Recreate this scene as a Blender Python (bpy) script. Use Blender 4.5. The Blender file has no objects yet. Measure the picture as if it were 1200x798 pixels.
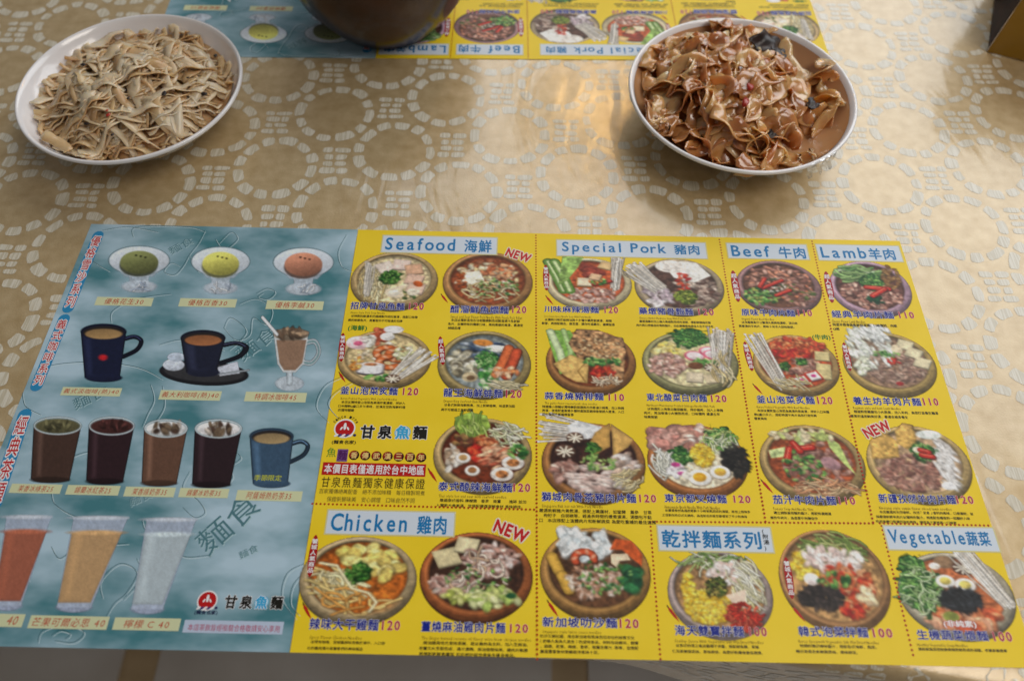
import bpy, bmesh, math, random
import numpy as np
from mathutils import Vector, Matrix

# ------------------------------------------------------------------ camera, world, light, exposure
S = bpy.context.scene
C = S.collection
PITCH, ROLL, CAMH, FPX, PW, PH = 1.03372697, 0.02135729, 0.45, 850.0, 1200.0, 798.0
cp, sp = math.cos(PITCH), math.sin(PITCH)
FWD = Vector((0, cp, -sp)); UP0 = Vector((0, sp, cp)); R0 = Vector((1, 0, 0))
RGT = R0 * math.cos(ROLL) + UP0 * math.sin(ROLL)
UPV = -R0 * math.sin(ROLL) + UP0 * math.cos(ROLL)
cam = bpy.data.cameras.new('camera'); camo = bpy.data.objects.new('camera', cam); C.objects.link(camo)
cam.sensor_width = 36; cam.lens = FPX / PW * 36; cam.clip_start = .01; cam.clip_end = 50
camo.matrix_world = Matrix(((RGT.x, UPV.x, -FWD.x, 0), (RGT.y, UPV.y, -FWD.y, 0), (RGT.z, UPV.z, -FWD.z, CAMH), (0, 0, 0, 1)))
cam.dof.use_dof = True; cam.dof.focus_distance = .515; cam.dof.aperture_fstop = 4.2
S.camera = camo

W = bpy.data.worlds.new('World'); S.world = W; W.use_nodes = True
bg = W.node_tree.nodes['Background']; bg.inputs[0].default_value = (.72, .70, .68, 1); bg.inputs[1].default_value = .15
S.view_settings.view_transform = 'Standard'; S.view_settings.look = 'None'
S.view_settings.exposure = 0.0; S.view_settings.gamma = 1
S.cycles.max_bounces = 6; S.cycles.transparent_max_bounces = 24; S.cycles.caustics_reflective = False; S.cycles.caustics_refractive = False

def area(name, loc, target, sx, sy, power, col):
    l = bpy.data.lights.new(name, 'AREA'); l.shape = 'RECTANGLE'; l.size = sx; l.size_y = sy; l.energy = power; l.color = col
    o = bpy.data.objects.new(name, l); C.objects.link(o); o.location = loc
    o.rotation_euler = (Vector(target) - Vector(loc)).to_track_quat('-Z', 'Y').to_euler()
    return o
area('window_light', (1.2, 2.2, 1.75), (.25, .4, 0), 3.7, 1.7, 54, (.91, .96, 1.0))
area('table_fill_light', (.95, -.1, 1.7), (.15, .35, 0), 1.0, .8, 13.5, (1.0, .93, .84))  # added fill lamp overhead, lifts the brightness of the menus and plates

rnd = random.Random(7)
RS = np.random.RandomState(3)

# ------------------------------------------------------------------ helpers
def P(px, py, z=0.0):
    """a point of the place from where it shows in the photograph, at height z"""
    d = FWD + RGT * ((px - PW / 2) / FPX) - UPV * ((py - PH / 2) / FPX)
    t = (z - CAMH) / d.z
    return Vector((d.x * t, d.y * t, z))

def lin(c):
    return tuple(((x / 12.92) if x <= .04045 else ((x + .055) / 1.055) ** 2.4) for x in c)
def rgb(r, g, b): return lin((r / 255, g / 255, b / 255))

def mat(name, col, rough=.5, metal=0., coat=0., crough=.1, spec=.5, sss=0., trans=0.):
    m = bpy.data.materials.new(name); m.use_nodes = True
    b = m.node_tree.nodes['Principled BSDF']
    b.inputs['Base Color'].default_value = (*col, 1); b.inputs['Roughness'].default_value = rough
    b.inputs['Metallic'].default_value = metal; b.inputs['Coat Weight'].default_value = coat
    b.inputs['Coat Roughness'].default_value = crough; b.inputs['Specular IOR Level'].default_value = spec
    if sss:
        b.inputs['Subsurface Weight'].default_value = sss; b.inputs['Subsurface Scale'].default_value = .004
        b.inputs['Subsurface Radius'].default_value = (1, .7, .4)
    if trans: b.inputs['Transmission Weight'].default_value = trans
    return m
def nd(m, t, **kw):
    n = m.node_tree.nodes.new(t)
    for k, v in kw.items(): setattr(n, k, v)
    return n
def lk(m, a, b): m.node_tree.links.new(a, b)
def bsdf(m): return m.node_tree.nodes['Principled BSDF']
def noise_color(m, c1, c2, scale, detail=4, lo=.35, hi=.65, bump=0., bscale=None, bdist=.001, stretch=None):
    tc = nd(m, 'ShaderNodeTexCoord'); n = nd(m, 'ShaderNodeTexNoise'); n.inputs['Scale'].default_value = scale; n.inputs['Detail'].default_value = detail
    src = tc.outputs['Object']
    if stretch:
        mp = nd(m, 'ShaderNodeMapping'); mp.inputs['Scale'].default_value = stretch; lk(m, src, mp.inputs[0]); src = mp.outputs[0]
    lk(m, src, n.inputs['Vector'])
    r = nd(m, 'ShaderNodeValToRGB'); r.color_ramp.elements[0].position = lo; r.color_ramp.elements[1].position = hi
    r.color_ramp.elements[0].color = (*c1, 1); r.color_ramp.elements[1].color = (*c2, 1)
    lk(m, n.outputs['Fac'], r.inputs[0]); lk(m, r.outputs[0], bsdf(m).inputs['Base Color'])
    if bump:
        n2 = nd(m, 'ShaderNodeTexNoise'); n2.inputs['Scale'].default_value = bscale or scale; n2.inputs['Detail'].default_value = 5
        lk(m, src, n2.inputs['Vector'])
        bp = nd(m, 'ShaderNodeBump'); bp.inputs['Strength'].default_value = bump; bp.inputs['Distance'].default_value = bdist
        lk(m, n2.outputs['Fac'], bp.inputs['Height']); lk(m, bp.outputs[0], bsdf(m).inputs['Normal'])
    return m

def link(name, me, parent=None, mats=(), smooth=False, kind=None):
    for m in (mats if isinstance(mats, (list, tuple)) else [mats]): me.materials.append(m)
    if smooth: me.polygons.foreach_set('use_smooth', [True] * len(me.polygons))
    o = bpy.data.objects.new(name, me); C.objects.link(o)
    if parent: o.parent = parent
    if kind: o['kind'] = kind
    return o
def mesh(name, V, F):
    me = bpy.data.meshes.new(name); me.from_pydata([tuple(v) for v in V], [], F); me.update(); return me
def thing(name, loc, label, cat, group=None, rz=0):
    o = bpy.data.objects.new(name, None); C.objects.link(o); o.location = loc; o.rotation_euler.z = rz
    o.empty_display_size = .05; tag(o, label, cat, group); return o
def tag(o, label, cat, group=None):
    o['label'] = label; o['category'] = cat
    if group: o['group'] = group
def lathe(prof, n=96):
    V = []; F = []
    for r, z in prof:
        for i in range(n):
            a = 2 * math.pi * i / n; V.append((r * math.cos(a), r * math.sin(a), z))
    for j in range(len(prof) - 1):
        for i in range(n):
            k = (i + 1) % n; F.append((j * n + i, j * n + k, (j + 1) * n + k, (j + 1) * n + i))
    return V, F
def box(V, F, x0, x1, y0, y1, z0, z1):
    b = len(V)
    V += [(x0, y0, z0), (x1, y0, z0), (x1, y1, z0), (x0, y1, z0), (x0, y0, z1), (x1, y0, z1), (x1, y1, z1), (x0, y1, z1)]
    F += [tuple(b + i for i in f) for f in ((3, 2, 1, 0), (4, 5, 6, 7), (0, 1, 5, 4), (1, 2, 6, 5), (2, 3, 7, 6), (3, 0, 4, 7))]

# ------------------------------------------------------------------ floor, table, tablecloth
fl = mat('floor_tile', rgb(150, 146, 138), .3); noise_color(fl, rgb(196, 190, 182), rgb(214, 210, 204), 6, bump=.1)
V = []; F = []
XB1, XB2 = P(160, 790, -.75).x, P(668, 790, -.75).x; DXB = XB2 - XB1; xs = [XB1 + DXB * k for k in range(-3, 4)]
for xa in xs:
    for ya in (-1.6, -.84, -.08, .68, 1.44, 2.2):
        box(V, F, xa + .028, xa + DXB - .028, ya + .004, ya + .756, -.766, -.75)
o = link('floor', mesh('floor', V, F), mats=fl); o['kind'] = 'structure'
gr = mat('floor_strip', rgb(190, 160, 110), .4); noise_color(gr, rgb(176, 152, 116), rgb(198, 174, 136), 14)
V = []; F = []; box(V, F, -3.2, 3.1, -1.8, 3.0, -.80, -.7555)
o = link('floor_strips', mesh('floor_strips', V, F), mats=gr); o['kind'] = 'structure'

def edge(x): return max(.03, .097 - .150 * max(0, x + .02))
RAD = .012; DROP = .17
def cloth_pt(x, s, off=0.):
    """x along the edge, s = depth measured along the cloth; past the edge it rounds over and hangs"""
    e = edge(x)
    if s >= e: return (x, s, off)
    d = e - s
    if d < RAD * math.pi / 2:
        a = d / RAD; return (x, e - (RAD + off) * math.sin(a), -RAD + (RAD + off) * math.cos(a))
    z = -(d - RAD * math.pi / 2) - RAD
    w = .004 * math.sin(x * 38 + 1) * min(1, -z * 8)
    return (x, e - RAD - off - w + .05 * (-z), z)

tw = mat('table_wood', rgb(120, 80, 50), .5); noise_color(tw, rgb(95, 60, 35), rgb(130, 88, 52), 3, stretch=(1, 12, 12))
tb = thing('dining_table', (0, .8, -.03), 'dining table under the gold tablecloth, all plates and menus stand on it', 'table')
V = []; F = []; box(V, F, -1.0, 1.0, -.695, .6, 0, .026); tp = link('table_top', mesh('table_top', V, F), tb, tw)
for sx in (-.9, .9):
    for sy in (-.60, .5):
        V = []; F = []; box(V, F, sx - .03, sx + .03, sy - .03, sy + .03, -.72, -.001); link('leg', mesh('leg', V, F), tb, tw)

gold = mat('gold_cloth', rgb(196, 152, 84), .42, metal=.30, coat=1., crough=.15)
tc = nd(gold, 'ShaderNodeTexCoord')
n1 = nd(gold, 'ShaderNodeTexNoise'); n1.inputs['Scale'].default_value = 90; n1.inputs['Detail'].default_value = 6; lk(gold, tc.outputs['Object'], n1.inputs['Vector'])
r1 = nd(gold, 'ShaderNodeValToRGB'); r1.color_ramp.elements[0].position = .3; r1.color_ramp.elements[1].position = .72
r1.color_ramp.elements[0].color = (*rgb(190, 163, 118), 1); r1.color_ramp.elements[1].color = (*rgb(212, 188, 146), 1)
lk(gold, n1.outputs['Fac'], r1.inputs[0]); lk(gold, r1.outputs[0], bsdf(gold).inputs['Base Color'])
def vinyl_bump(m, fine, fdist):
    tcx = nd(m, 'ShaderNodeTexCoord')
    a = nd(m, 'ShaderNodeTexNoise'); a.inputs['Scale'].default_value = fine; a.inputs['Detail'].default_value = 4; lk(m, tcx.outputs['Object'], a.inputs['Vector'])
    ba = nd(m, 'ShaderNodeBump'); ba.inputs['Strength'].default_value = .5; ba.inputs['Distance'].default_value = fdist
    lk(m, a.outputs['Fac'], ba.inputs['Height']); lk(m, ba.outputs[0], bsdf(m).inputs['Normal'])
    mp = nd(m, 'ShaderNodeMapping'); mp.inputs['Scale'].default_value = (9, 2.6, 1); mp.inputs['Rotation'].default_value = (0, 0, .5); lk(m, tcx.outputs['Object'], mp.inputs[0])
    b = nd(m, 'ShaderNodeTexNoise'); b.inputs['Scale'].default_value = 2.2; b.inputs['Detail'].default_value = 3; b.inputs['Distortion'].default_value = 1.2; lk(m, mp.outputs[0], b.inputs['Vector'])
    c = nd(m, 'ShaderNodeTexNoise'); c.inputs['Scale'].default_value = 28; c.inputs['Detail'].default_value = 2; lk(m, tcx.outputs['Object'], c.inputs['Vector'])
    ad = nd(m, 'ShaderNodeMath', operation='MULTIPLY_ADD'); ad.inputs[1].default_value = .10; lk(m, c.outputs['Fac'], ad.inputs[0]); lk(m, b.outputs['Fac'], ad.inputs[2])
    bb = nd(m, 'ShaderNodeBump'); bb.inputs['Strength'].default_value = .35; bb.inputs['Distance'].default_value = .005
    lk(m, ad.outputs[0], bb.inputs['Height']); lk(m, bb.outputs[0], bsdf(m).inputs['Coat Normal'])
vinyl_bump(gold, 700, .0004)
stone = mat('stone_print', rgb(190, 184, 172), .5, metal=0, coat=1., crough=.15)
tcs = nd(stone, 'ShaderNodeTexCoord'); mps = nd(stone, 'ShaderNodeMapping'); mps.inputs['Scale'].default_value = (1, .05, 1); mps.inputs['Rotation'].default_value = (0, 0, .12)
lk(stone, tcs.outputs['Object'], mps.inputs[0]); ns = nd(stone, 'ShaderNodeTexNoise'); ns.inputs['Scale'].default_value = 900; ns.inputs['Detail'].default_value = 1
lk(stone, mps.outputs[0], ns.inputs['Vector']); rs = nd(stone, 'ShaderNodeValToRGB'); rs.color_ramp.elements[0].position = .38; rs.color_ramp.elements[1].position = .6
rs.color_ramp.elements[0].color = (*rgb(200, 190, 166), 1); rs.color_ramp.elements[1].color = (*rgb(222, 215, 198), 1)
lk(stone, ns.outputs['Fac'], rs.inputs[0]); lk(stone, rs.outputs[0], bsdf(stone).inputs['Base Color'])
vinyl_bump(stone, 900, .0003)

cl = thing('tablecloth', (0, .6, 0), 'gold vinyl tablecloth printed with rings of pale cobblestones, spread over the whole table', 'tablecloth')
nx, ny = 160, 60
ss = [1.4 - i * .06 for i in range(23)]
ss = [s for s in ss if s > .14] + [.14 - i * .004 for i in range(40)] + [-.02 - i * .012 for i in range(1, 12)]
V = [Vector(cloth_pt(-1.02 + 2.04 * i / nx, s)) - Vector((0, .6, 0)) for s in ss for i in range(nx + 1)]
F = [(j * (nx + 1) + i, (j + 1) * (nx + 1) + i, (j + 1) * (nx + 1) + i + 1, j * (nx + 1) + i + 1) for j in range(len(ss) - 1) for i in range(nx)]
link('cloth_sheet', mesh('cloth_sheet', V, F), cl, gold, smooth=True)

def blob(poly, k=1):                       # Chaikin corner rounding
    for _ in range(k):
        q = []
        for i in range(len(poly)):
            a, b = poly[i], poly[(i + 1) % len(poly)]
            q += [(a[0] * .8 + b[0] * .2, a[1] * .8 + b[1] * .2), (a[0] * .2 + b[0] * .8, a[1] * .2 + b[1] * .8)]
        poly = q
    return poly
V = []; F = []
def put(poly):
    if not all(-1.0 < x < 1.0 and -.12 < y < 1.35 for x, y in poly): return
    b = len(V)
    V.extend(Vector(cloth_pt(x, y, .00015)) - Vector((0, .6, 0)) for x, y in poly); F.append(tuple(range(b, b + len(poly))))
A0 = np.array((-.161, .498)); a1 = np.array((.0573, -.0448)); b1 = np.array((.0405, .0662))
for i in range(-22, 24):
    for j in range(-22, 24):
        c = A0 + i * a1 + j * b1
        if abs(c[0]) > 1 or not -.2 < c[1] < 1.4: continue
        ph = rnd.uniform(0, .5); n = 12
        an = [ph + 2 * math.pi * k / n + rnd.uniform(-.06, .06) for k in range(n)]
        for k in range(n):
            t0, t1 = an[k], an[(k + 1) % n] + (2 * math.pi if k == n - 1 else 0)
            g = .065; ri = .0269 + rnd.uniform(-.0008, .0008); ro = .0350 + rnd.uniform(-.0014, .001)
            t0 += g; t1 -= g * .8; tm = (t0 + t1) / 2; j1 = lambda: rnd.uniform(-.0007, .0007)
            q = [(c[0] + r * math.cos(t) + j1(), c[1] + r * math.sin(t) + j1()) for r, t in ((ri, t0), (ri * .99, tm), (ri, t1), (ro, t1), (ro * 1.02, tm), (ro, t0))]
            put(blob(q))
        m = c + (a1 + b1) / 2                # cluster in the gap between four rings
        yy = -.0165
        for row in range(4):
            hgt = rnd.uniform(.0062, .0088); xl = -.0115 if row in (0, 3) else -.0095; split = rnd.uniform(-.003, .003); xr = -xl
            for (xa, xb) in ((xl, split - .0009), (split + .0009, xr)):
                sh = row * .0012 * 0; j1 = lambda: rnd.uniform(-.0006, .0006)
                q = [(m[0] + xa + j1(), m[1] + yy + j1()), (m[0] + xb + j1(), m[1] + yy + j1()), (m[0] + xb + j1(), m[1] + yy + hgt - .0018 + j1()), (m[0] + xa + j1(), m[1] + yy + hgt - .0018 + j1())]
                put(blob(q))
            yy += hgt
o = link('stone_print', mesh('stone_print', V, F), cl, stone, kind='stuff')
# ------------------------------------------------------------------ menu sheets: printing tools
YAW = 3.82534154e-04
MO = Vector((-.275308512 * .45, .814411403 * .45, 0)); WY, WC, HH = .95281093 * .45, .46808374 * .45, .68797914 * .45
UA = Vector((math.cos(YAW), math.sin(YAW), 0)); VA = Vector((math.sin(YAW), -math.cos(YAW), 0))
def loc(px, py):
    d = P(px, py, .0006) - MO; return d.dot(UA), d.dot(VA)     # (u right, v down) on the sheet
def lbox(x0, y0, x1, y1):
    """box in the sheet's own axes from its extent in the photograph (y extent includes the slight tilt)"""
    xc, yc = (x0 + x1) / 2, (y0 + y1) / 2; h = (y1 - y0) - .018 * (x1 - x0)
    u0 = loc(x0, yc)[0]; u1 = loc(x1, yc)[0]; v0 = loc(xc, yc - h / 2)[1]; v1 = loc(xc, yc + h / 2)[1]
    return u0, v0, u1, v1
PM = {}
def ink(col, rough=.42):
    k = tuple(round(c, 3) for c in col)
    if k not in PM: PM[k] = mat('ink', col, rough, coat=.08, crough=.25, spec=.25)
    return PM[k]
pic = mat('printed_photo', (.5, .5, .5), .48, coat=.08, crough=.25, spec=.25)
at = nd(pic, 'ShaderNodeAttribute'); at.attribute_name = 'Col'; lk(pic, at.outputs['Color'], bsdf(pic).inputs['Base Color'])
lk(pic, at.outputs['Alpha'], bsdf(pic).inputs['Alpha'])

ZP = .0006
menu = thing('menu_sheet', MO, 'wide menu sheet nearest the viewer, drinks on blue at left and noodle bowls on yellow', 'menu', 'printed menu sheets', rz=YAW)
yel = mat('yellow_paper', rgb(236, 200, 44), .48, coat=.08, crough=.25, spec=.25); noise_color(yel, rgb(243, 210, 36), rgb(247, 215, 46), 30)
cya = mat('blue_print', rgb(120, 170, 180), .48, coat=.08, crough=.25, spec=.25)
noise_color(cya, rgb(72, 128, 138), rgb(184, 210, 226), 17, detail=4, lo=.36, hi=.64, stretch=(.75, 1.5, 1))
V = []; F = []; box(V, F, .0004, WY, -HH, 0, .0002, ZP); ypage = link('dishes_page', mesh('dishes_page', V, F), menu, yel)
V = []; F = []; box(V, F, -WC, 0, -HH, 0, .0002, ZP); cpage = link('drinks_page', mesh('drinks_page', V, F), menu, cya)

fc = bpy.data.curves.new('f', 'FONT'); fo = bpy.data.objects.new('f', fc); C.objects.link(fo)
GC = {}
def glyph(ch, off, res):
    k = (ch, off, res)
    if k in GC: return GC[k]
    fc.body = ch; fc.offset = off; fc.resolution_u = res; fc.size = 1
    bpy.context.view_layer.update()
    me = bpy.data.meshes.new_from_object(fo.evaluated_get(bpy.context.evaluated_depsgraph_get()))
    n = len(me.vertices); co = np.zeros(n * 3); me.vertices.foreach_get('co', co); co = co.reshape(-1, 3)[:, :2].copy()
    me.calc_loop_triangles(); T = np.zeros(len(me.loop_triangles) * 3, int); me.loop_triangles.foreach_get('vertices', T)
    bpy.data.meshes.remove(me); GC[k] = (co, T.reshape(-1, 3)); return GC[k]
def iscjk(c): return ord(c) > 0x2e80
def adv(c):
    if iscjk(c): return 1.0
    if c == ' ': return .35
    if c in 'il.,:\'I1|' and c != '1': return .30
    if c in '()': return .38
    if c in 'mwMW': return .86
    if c in 'frt': return .40
    return .58
def layout(s, off, res, track=0., zj=0., ls=1.):
    Vs = []; Ts = []; x = 0; b = 0
    for i, ch in enumerate(s):
        a = adv(ch) * (1 if iscjk(ch) else ls)
        if ch != ' ':
            co, T = glyph(ch, off, res)
            if len(co):
                c0 = glyph(ch, 0., res)[0]; mx = (c0[:, 0].min() + c0[:, 0].max()) / 2
                if iscjk(ch): mx = .5 if ch in '，。、' else mx
                q = co.copy(); k_ = 1 if iscjk(ch) else ls; q[:, 0] = (q[:, 0] - mx) * k_ + x + a / 2; q[:, 1] *= k_
                Vs.append(np.c_[q, np.full(len(q), (i % 2) * zj)]); Ts.append(T + b); b += len(q)
        x += a + track
    return np.concatenate(Vs), np.concatenate(Ts), x - track
def text(name, s, bx, col, parent, z=.00012, bold=.012, out=None, ocol=None, res=2, track=0., shear=0., rot=0., fitw=True, ls=1., vert=False):
    """flat print: s fills the box bx=(u0,v0,u1,v1); optional outline below the letters"""
    u0, v0, u1, v1 = bx; layers = []
    if out: layers.append((out, ocol, z))
    layers.append((bold, col, z + (.00003 if out else 0)))
    def spread(q, d, zz, sx, sy, nn):
        """heavier strokes: the letter printed several times, each a hair beside and above the last"""
        if d <= 0: return [np.c_[q[:, :2], q[:, 2] + zz]]
        return [np.c_[q[:, 0] + sx * d * math.cos(6.2832 * k / nn + .4), q[:, 1] + sy * d * math.sin(6.2832 * k / nn + .4), q[:, 2] + zz + k * .000003] for k in range(nn)]
    if vert:
        n = len(s); cu = (u0 + u1) / 2; ch = (v1 - v0) / n
        parts = []
        for off, c, zz in layers:
            for i, chh in enumerate(s):
                Vv, Tt, x = layout(chh, 0., res); q = Vv.copy()
                q[:, 0] = cu + (q[:, 0] - .5) * (u1 - u0); q[:, 1] = -(v0 + ch * (i + .5)) + (q[:, 1] - .38) * ch * .92; q[:, 2] = 0
                for qq in spread(q, off * 1.2, zz, u1 - u0, ch, 8 if off > .03 else 3): parts.append((qq, Tt, c))
    else:
        base = layout(s, 0., res, track, 0., ls); bxmin, bxmax = base[0][:, 0].min(), base[0][:, 0].max(); bymin, bymax = base[0][:, 1].min(), base[0][:, 1].max()
        sy = (v1 - v0) / (bymax - bymin); sx = (u1 - u0) / (bxmax - bxmin)
        parts = []
        for off, c, zz in layers:
            q = base[0].copy(); yy = (q[:, 1] - bymin) * sy
            q[:, 0] = u0 + (q[:, 0] - bxmin) * sx + shear * (yy - (v1 - v0) / 2); q[:, 1] = -v1 + yy; q[:, 2] = 0
            for qq in spread(q, off * 1.2, zz, sx, sy, 8 if off > .03 else (4 if off > .01 else 2)): parts.append((qq, base[1], c))
    if rot:
        cx, cy = (u0 + u1) / 2, -(v0 + v1) / 2; cr, sr = math.cos(rot), math.sin(rot)
        for q, _, _ in parts:
            x = q[:, 0] - cx; y = q[:, 1] - cy; q[:, 0] = cx + x * cr - y * sr; q[:, 1] = cy + x * sr + y * cr
    V = []; F = []; mi = []; ms = []; b = 0
    for q, T, c in parts:
        if c not in ms: ms.append(c)
        V.append(q); F.append(T + b); b += len(q); mi += [ms.index(c)] * len(T)
    V = np.concatenate(V); F = np.concatenate(F); V[:, 2] += ZP
    me = bpy.data.meshes.new(name); me.from_pydata(V.tolist(), [], F.tolist()); me.polygons.foreach_set('material_index', mi); me.update()
    # make every printed face look up
    nrm = np.zeros(len(me.polygons) * 3); me.polygons.foreach_get('normal', nrm)
    if (nrm.reshape(-1, 3)[:, 2] < 0).any():
        bm = bmesh.new(); bm.from_mesh(me)
        bmesh.ops.reverse_faces(bm, faces=[f for f in bm.faces if f.normal.z < 0]); bm.to_mesh(me); bm.free()
    return link(name, me, parent, [ink(c) for c in ms])
def flat(name, polys, parent, z=.00008, col=None):
    """polys: list of (points in u,v , colour); later ones lie above"""
    V = []; F = []; ms = []; mi = []
    for k, (pts, c) in enumerate(polys):
        if c not in ms: ms.append(c)
        b = len(V); V += [(u, -v, ZP + z + k * .000004) for u, v in pts]; F.append(tuple(range(b, b + len(pts)))); mi.append(ms.index(c))
    me = mesh(name, V, F); me.polygons.foreach_set('material_index', mi)
    bm = bmesh.new(); bm.from_mesh(me); bmesh.ops.reverse_faces(bm, faces=[f for f in bm.faces if f.normal.z < 0]); bm.to_mesh(me); bm.free()
    return link(name, me, parent, [ink(c) for c in ms])
def rect(u0, v0, u1, v1): return [(u0, v0), (u1, v0), (u1, v1), (u0, v1)]
def oval(cu, cv, ru, rv, n=28, rot=0.):
    return [(cu + ru * math.cos(2 * math.pi * i / n) * math.cos(rot) - rv * math.sin(2 * math.pi * i / n) * math.sin(rot),
             cv + ru * math.cos(2 * math.pi * i / n) * math.sin(rot) + rv * math.sin(2 * math.pi * i / n) * math.cos(rot)) for i in range(n)]

WHITE = rgb(240, 240, 242); BLUE = rgb(16, 36, 140); RED = rgb(178, 26, 62); CYAN = rgb(20, 120, 180); BLACK = rgb(30, 28, 24)
PRED = rgb(186, 36, 24); GREEN = rgb(20, 120, 50); DOT = rgb(176, 48, 14); MAROON = rgb(170, 20, 24)

# ------------------------------------------------------------------ a small painter for the printed photographs
def vnoise(h, w, cells, seed=None):
    r = RS.rand(cells + 2, cells + 2)
    y = np.linspace(0, cells, h); x = np.linspace(0, cells, w); yi = y.astype(int); xi = x.astype(int)
    fy = (y - yi)[:, None]; fx = (x - xi)[None]; fy = fy * fy * (3 - 2 * fy); fx = fx * fx * (3 - 2 * fx)
    a = r[np.ix_(yi, xi)]; b = r[np.ix_(yi, xi + 1)]; c = r[np.ix_(yi + 1, xi)]; d = r[np.ix_(yi + 1, xi + 1)]
    return (a * (1 - fx) + b * fx) * (1 - fy) + (c * (1 - fx) + d * fx) * fy
class Pic:
    def __init__(s, n=120, m=120, ex=1.25, ey=1.25):
        s.h, s.w, s.ex, s.ey = n, m, ex, ey
        s.X, s.Y = np.meshgrid(np.linspace(-ex, ex, m), np.linspace(-ey, ey, n)); s.c = np.zeros((n, m, 3)); s.a = np.zeros((n, m)); s.px = 2 * ex / m
        s.N = [vnoise(n, m, k) - .5 for k in (9, 22, 45)]; s.clip = None
    def win(s, cx, cy, r):
        i0 = max(0, int((cx - r + s.ex) / (2 * s.ex) * (s.w - 1))); i1 = min(s.w, int((cx + r + s.ex) / (2 * s.ex) * (s.w - 1)) + 2)
        j0 = max(0, int((cy - r + s.ey) / (2 * s.ey) * (s.h - 1))); j1 = min(s.h, int((cy + r + s.ey) / (2 * s.ey) * (s.h - 1)) + 2)
        return slice(j0, max(j1, j0)), slice(i0, max(i1, i0))
    def mix(s, sl, m, col, shade=None):
        m = np.clip(m, 0, 1)
        if s.clip is not None: m = m * s.clip[sl]
        col = np.array(col) / 255. if max(col) > 1.5 else np.array(col)
        c = np.broadcast_to(col, m.shape + (3,))
        if shade is not None: c = np.clip(c * shade[..., None], 0, 1)
        ao = s.a[sl]; an = m + ao * (1 - m); s.c[sl] = (s.c[sl] * (ao * (1 - m))[..., None] + c * m[..., None]) / np.maximum(an, 1e-6)[..., None]; s.a[sl] = an
    def E(s, cx, cy, rx, ry, col, ang=0., no=.25, sh=.15, soft=1.2, op=1., wob=0.):
        sl = s.win(cx, cy, max(rx, ry) * 1.3 + .05); X = s.X[sl] - cx; Y = s.Y[sl] - cy
        if X.size == 0: return
        x = (X * math.cos(ang) + Y * math.sin(ang)) / rx; y = (-X * math.sin(ang) + Y * math.cos(ang)) / ry
        r = np.sqrt(x * x + y * y) + wob * s.N[1][sl]
        m = np.clip((1 - r) * min(rx, ry) / (s.px * soft) + .5, 0, 1) * op
        s.mix(sl, m, col, 1 + no * (s.N[2][sl] + s.N[1][sl] * .7) - sh * (y * .6 + x * .2))
    def L(s, pts, w, col, no=.2, op=1.):
        pts = [np.array(p) for p in pts]
        cx = sum(p[0] for p in pts) / len(pts); cy = sum(p[1] for p in pts) / len(pts)
        r = max(np.hypot(*(p - (cx, cy))) for p in pts) + w + .03
        sl = s.win(cx, cy, r); X = s.X[sl]; Y = s.Y[sl]
        if X.size == 0: return
        D = np.full(X.shape, 9.)
        for p, q in zip(pts, pts[1:]):
            d = q - p; t = np.clip(((X - p[0]) * d[0] + (Y - p[1]) * d[1]) / (d @ d + 1e-9), 0, 1)
            D = np.minimum(D, np.hypot(X - p[0] - t * d[0], Y - p[1] - t * d[1]))
        s.mix(sl, np.clip((w - D) / s.px + .5, 0, 1) * op, col, 1.06 - .35 * (D / max(w, .001)) ** 2 + no * s.N[2][sl])
    def G(s, pts, col, no=.2, soft=1., op=1., sh=0.):
        pts = [np.array(p, float) for p in pts]; n = len(pts)
        cx = sum(p[0] for p in pts) / n; cy = sum(p[1] for p in pts) / n; r = max(np.hypot(*(p - (cx, cy))) for p in pts) + .03
        sl = s.win(cx, cy, r); X = s.X[sl]; Y = s.Y[sl]
        if X.size == 0: return
        ins = np.zeros(X.shape, bool); D = np.full(X.shape, 9.)
        for i in range(n):
            p, q = pts[i], pts[(i + 1) % n]; d = q - p
            t = np.clip(((X - p[0]) * d[0] + (Y - p[1]) * d[1]) / (d @ d + 1e-9), 0, 1); D = np.minimum(D, np.hypot(X - p[0] - t * d[0], Y - p[1] - t * d[1]))
            with np.errstate(all='ignore'):
                cr = ((p[1] > Y) != (q[1] > Y)) & (X < (q[0] - p[0]) * (Y - p[1]) / (q[1] - p[1] + 1e-12) + p[0])
            ins ^= cr
        sd = np.where(ins, D, -D)
        s.mix(sl, np.clip(sd / (s.px * soft) + .5, 0, 1) * op, col, 1 + no * (s.N[2][sl] + s.N[1][sl]) - sh * np.clip(1 - sd / .06, 0, 1))
    # food
    def CH(s, cx, cy, rx, ry, n, size, cols, asp=.6, out=.35, ang=None, wob=.5):
        P_ = []; n = int(n * 1.7); size *= .8
        for _ in range(n):
            t = rnd.uniform(0, 6.283); q = math.sqrt(rnd.random()); P_.append((cy + ry * q * math.sin(t), cx + rx * q * math.cos(t)))
        P_.sort()
        for y, x in P_:
            c = np.array(rnd.choice(cols)) * rnd.uniform(.86, 1.12); a = rnd.uniform(0, 3.14) if ang is None else ang + rnd.uniform(-.4, .4); z = size * rnd.uniform(.65, 1.2)
            s.E(x + .012, y + .02, z * 1.08, z * asp * 1.15, c * (out + .15), a, 0, 0, 2, op=.5)
            s.E(x, y, z, z * asp, np.clip(c, 0, 255), a, .38, .3, 2., wob=wob)
            s.E(x - z * .2, y - z * .2, z * .4, z * asp * .3, np.clip(c * 1.18 + 12, 0, 255), a, .1, 0, 2, .6)
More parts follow.
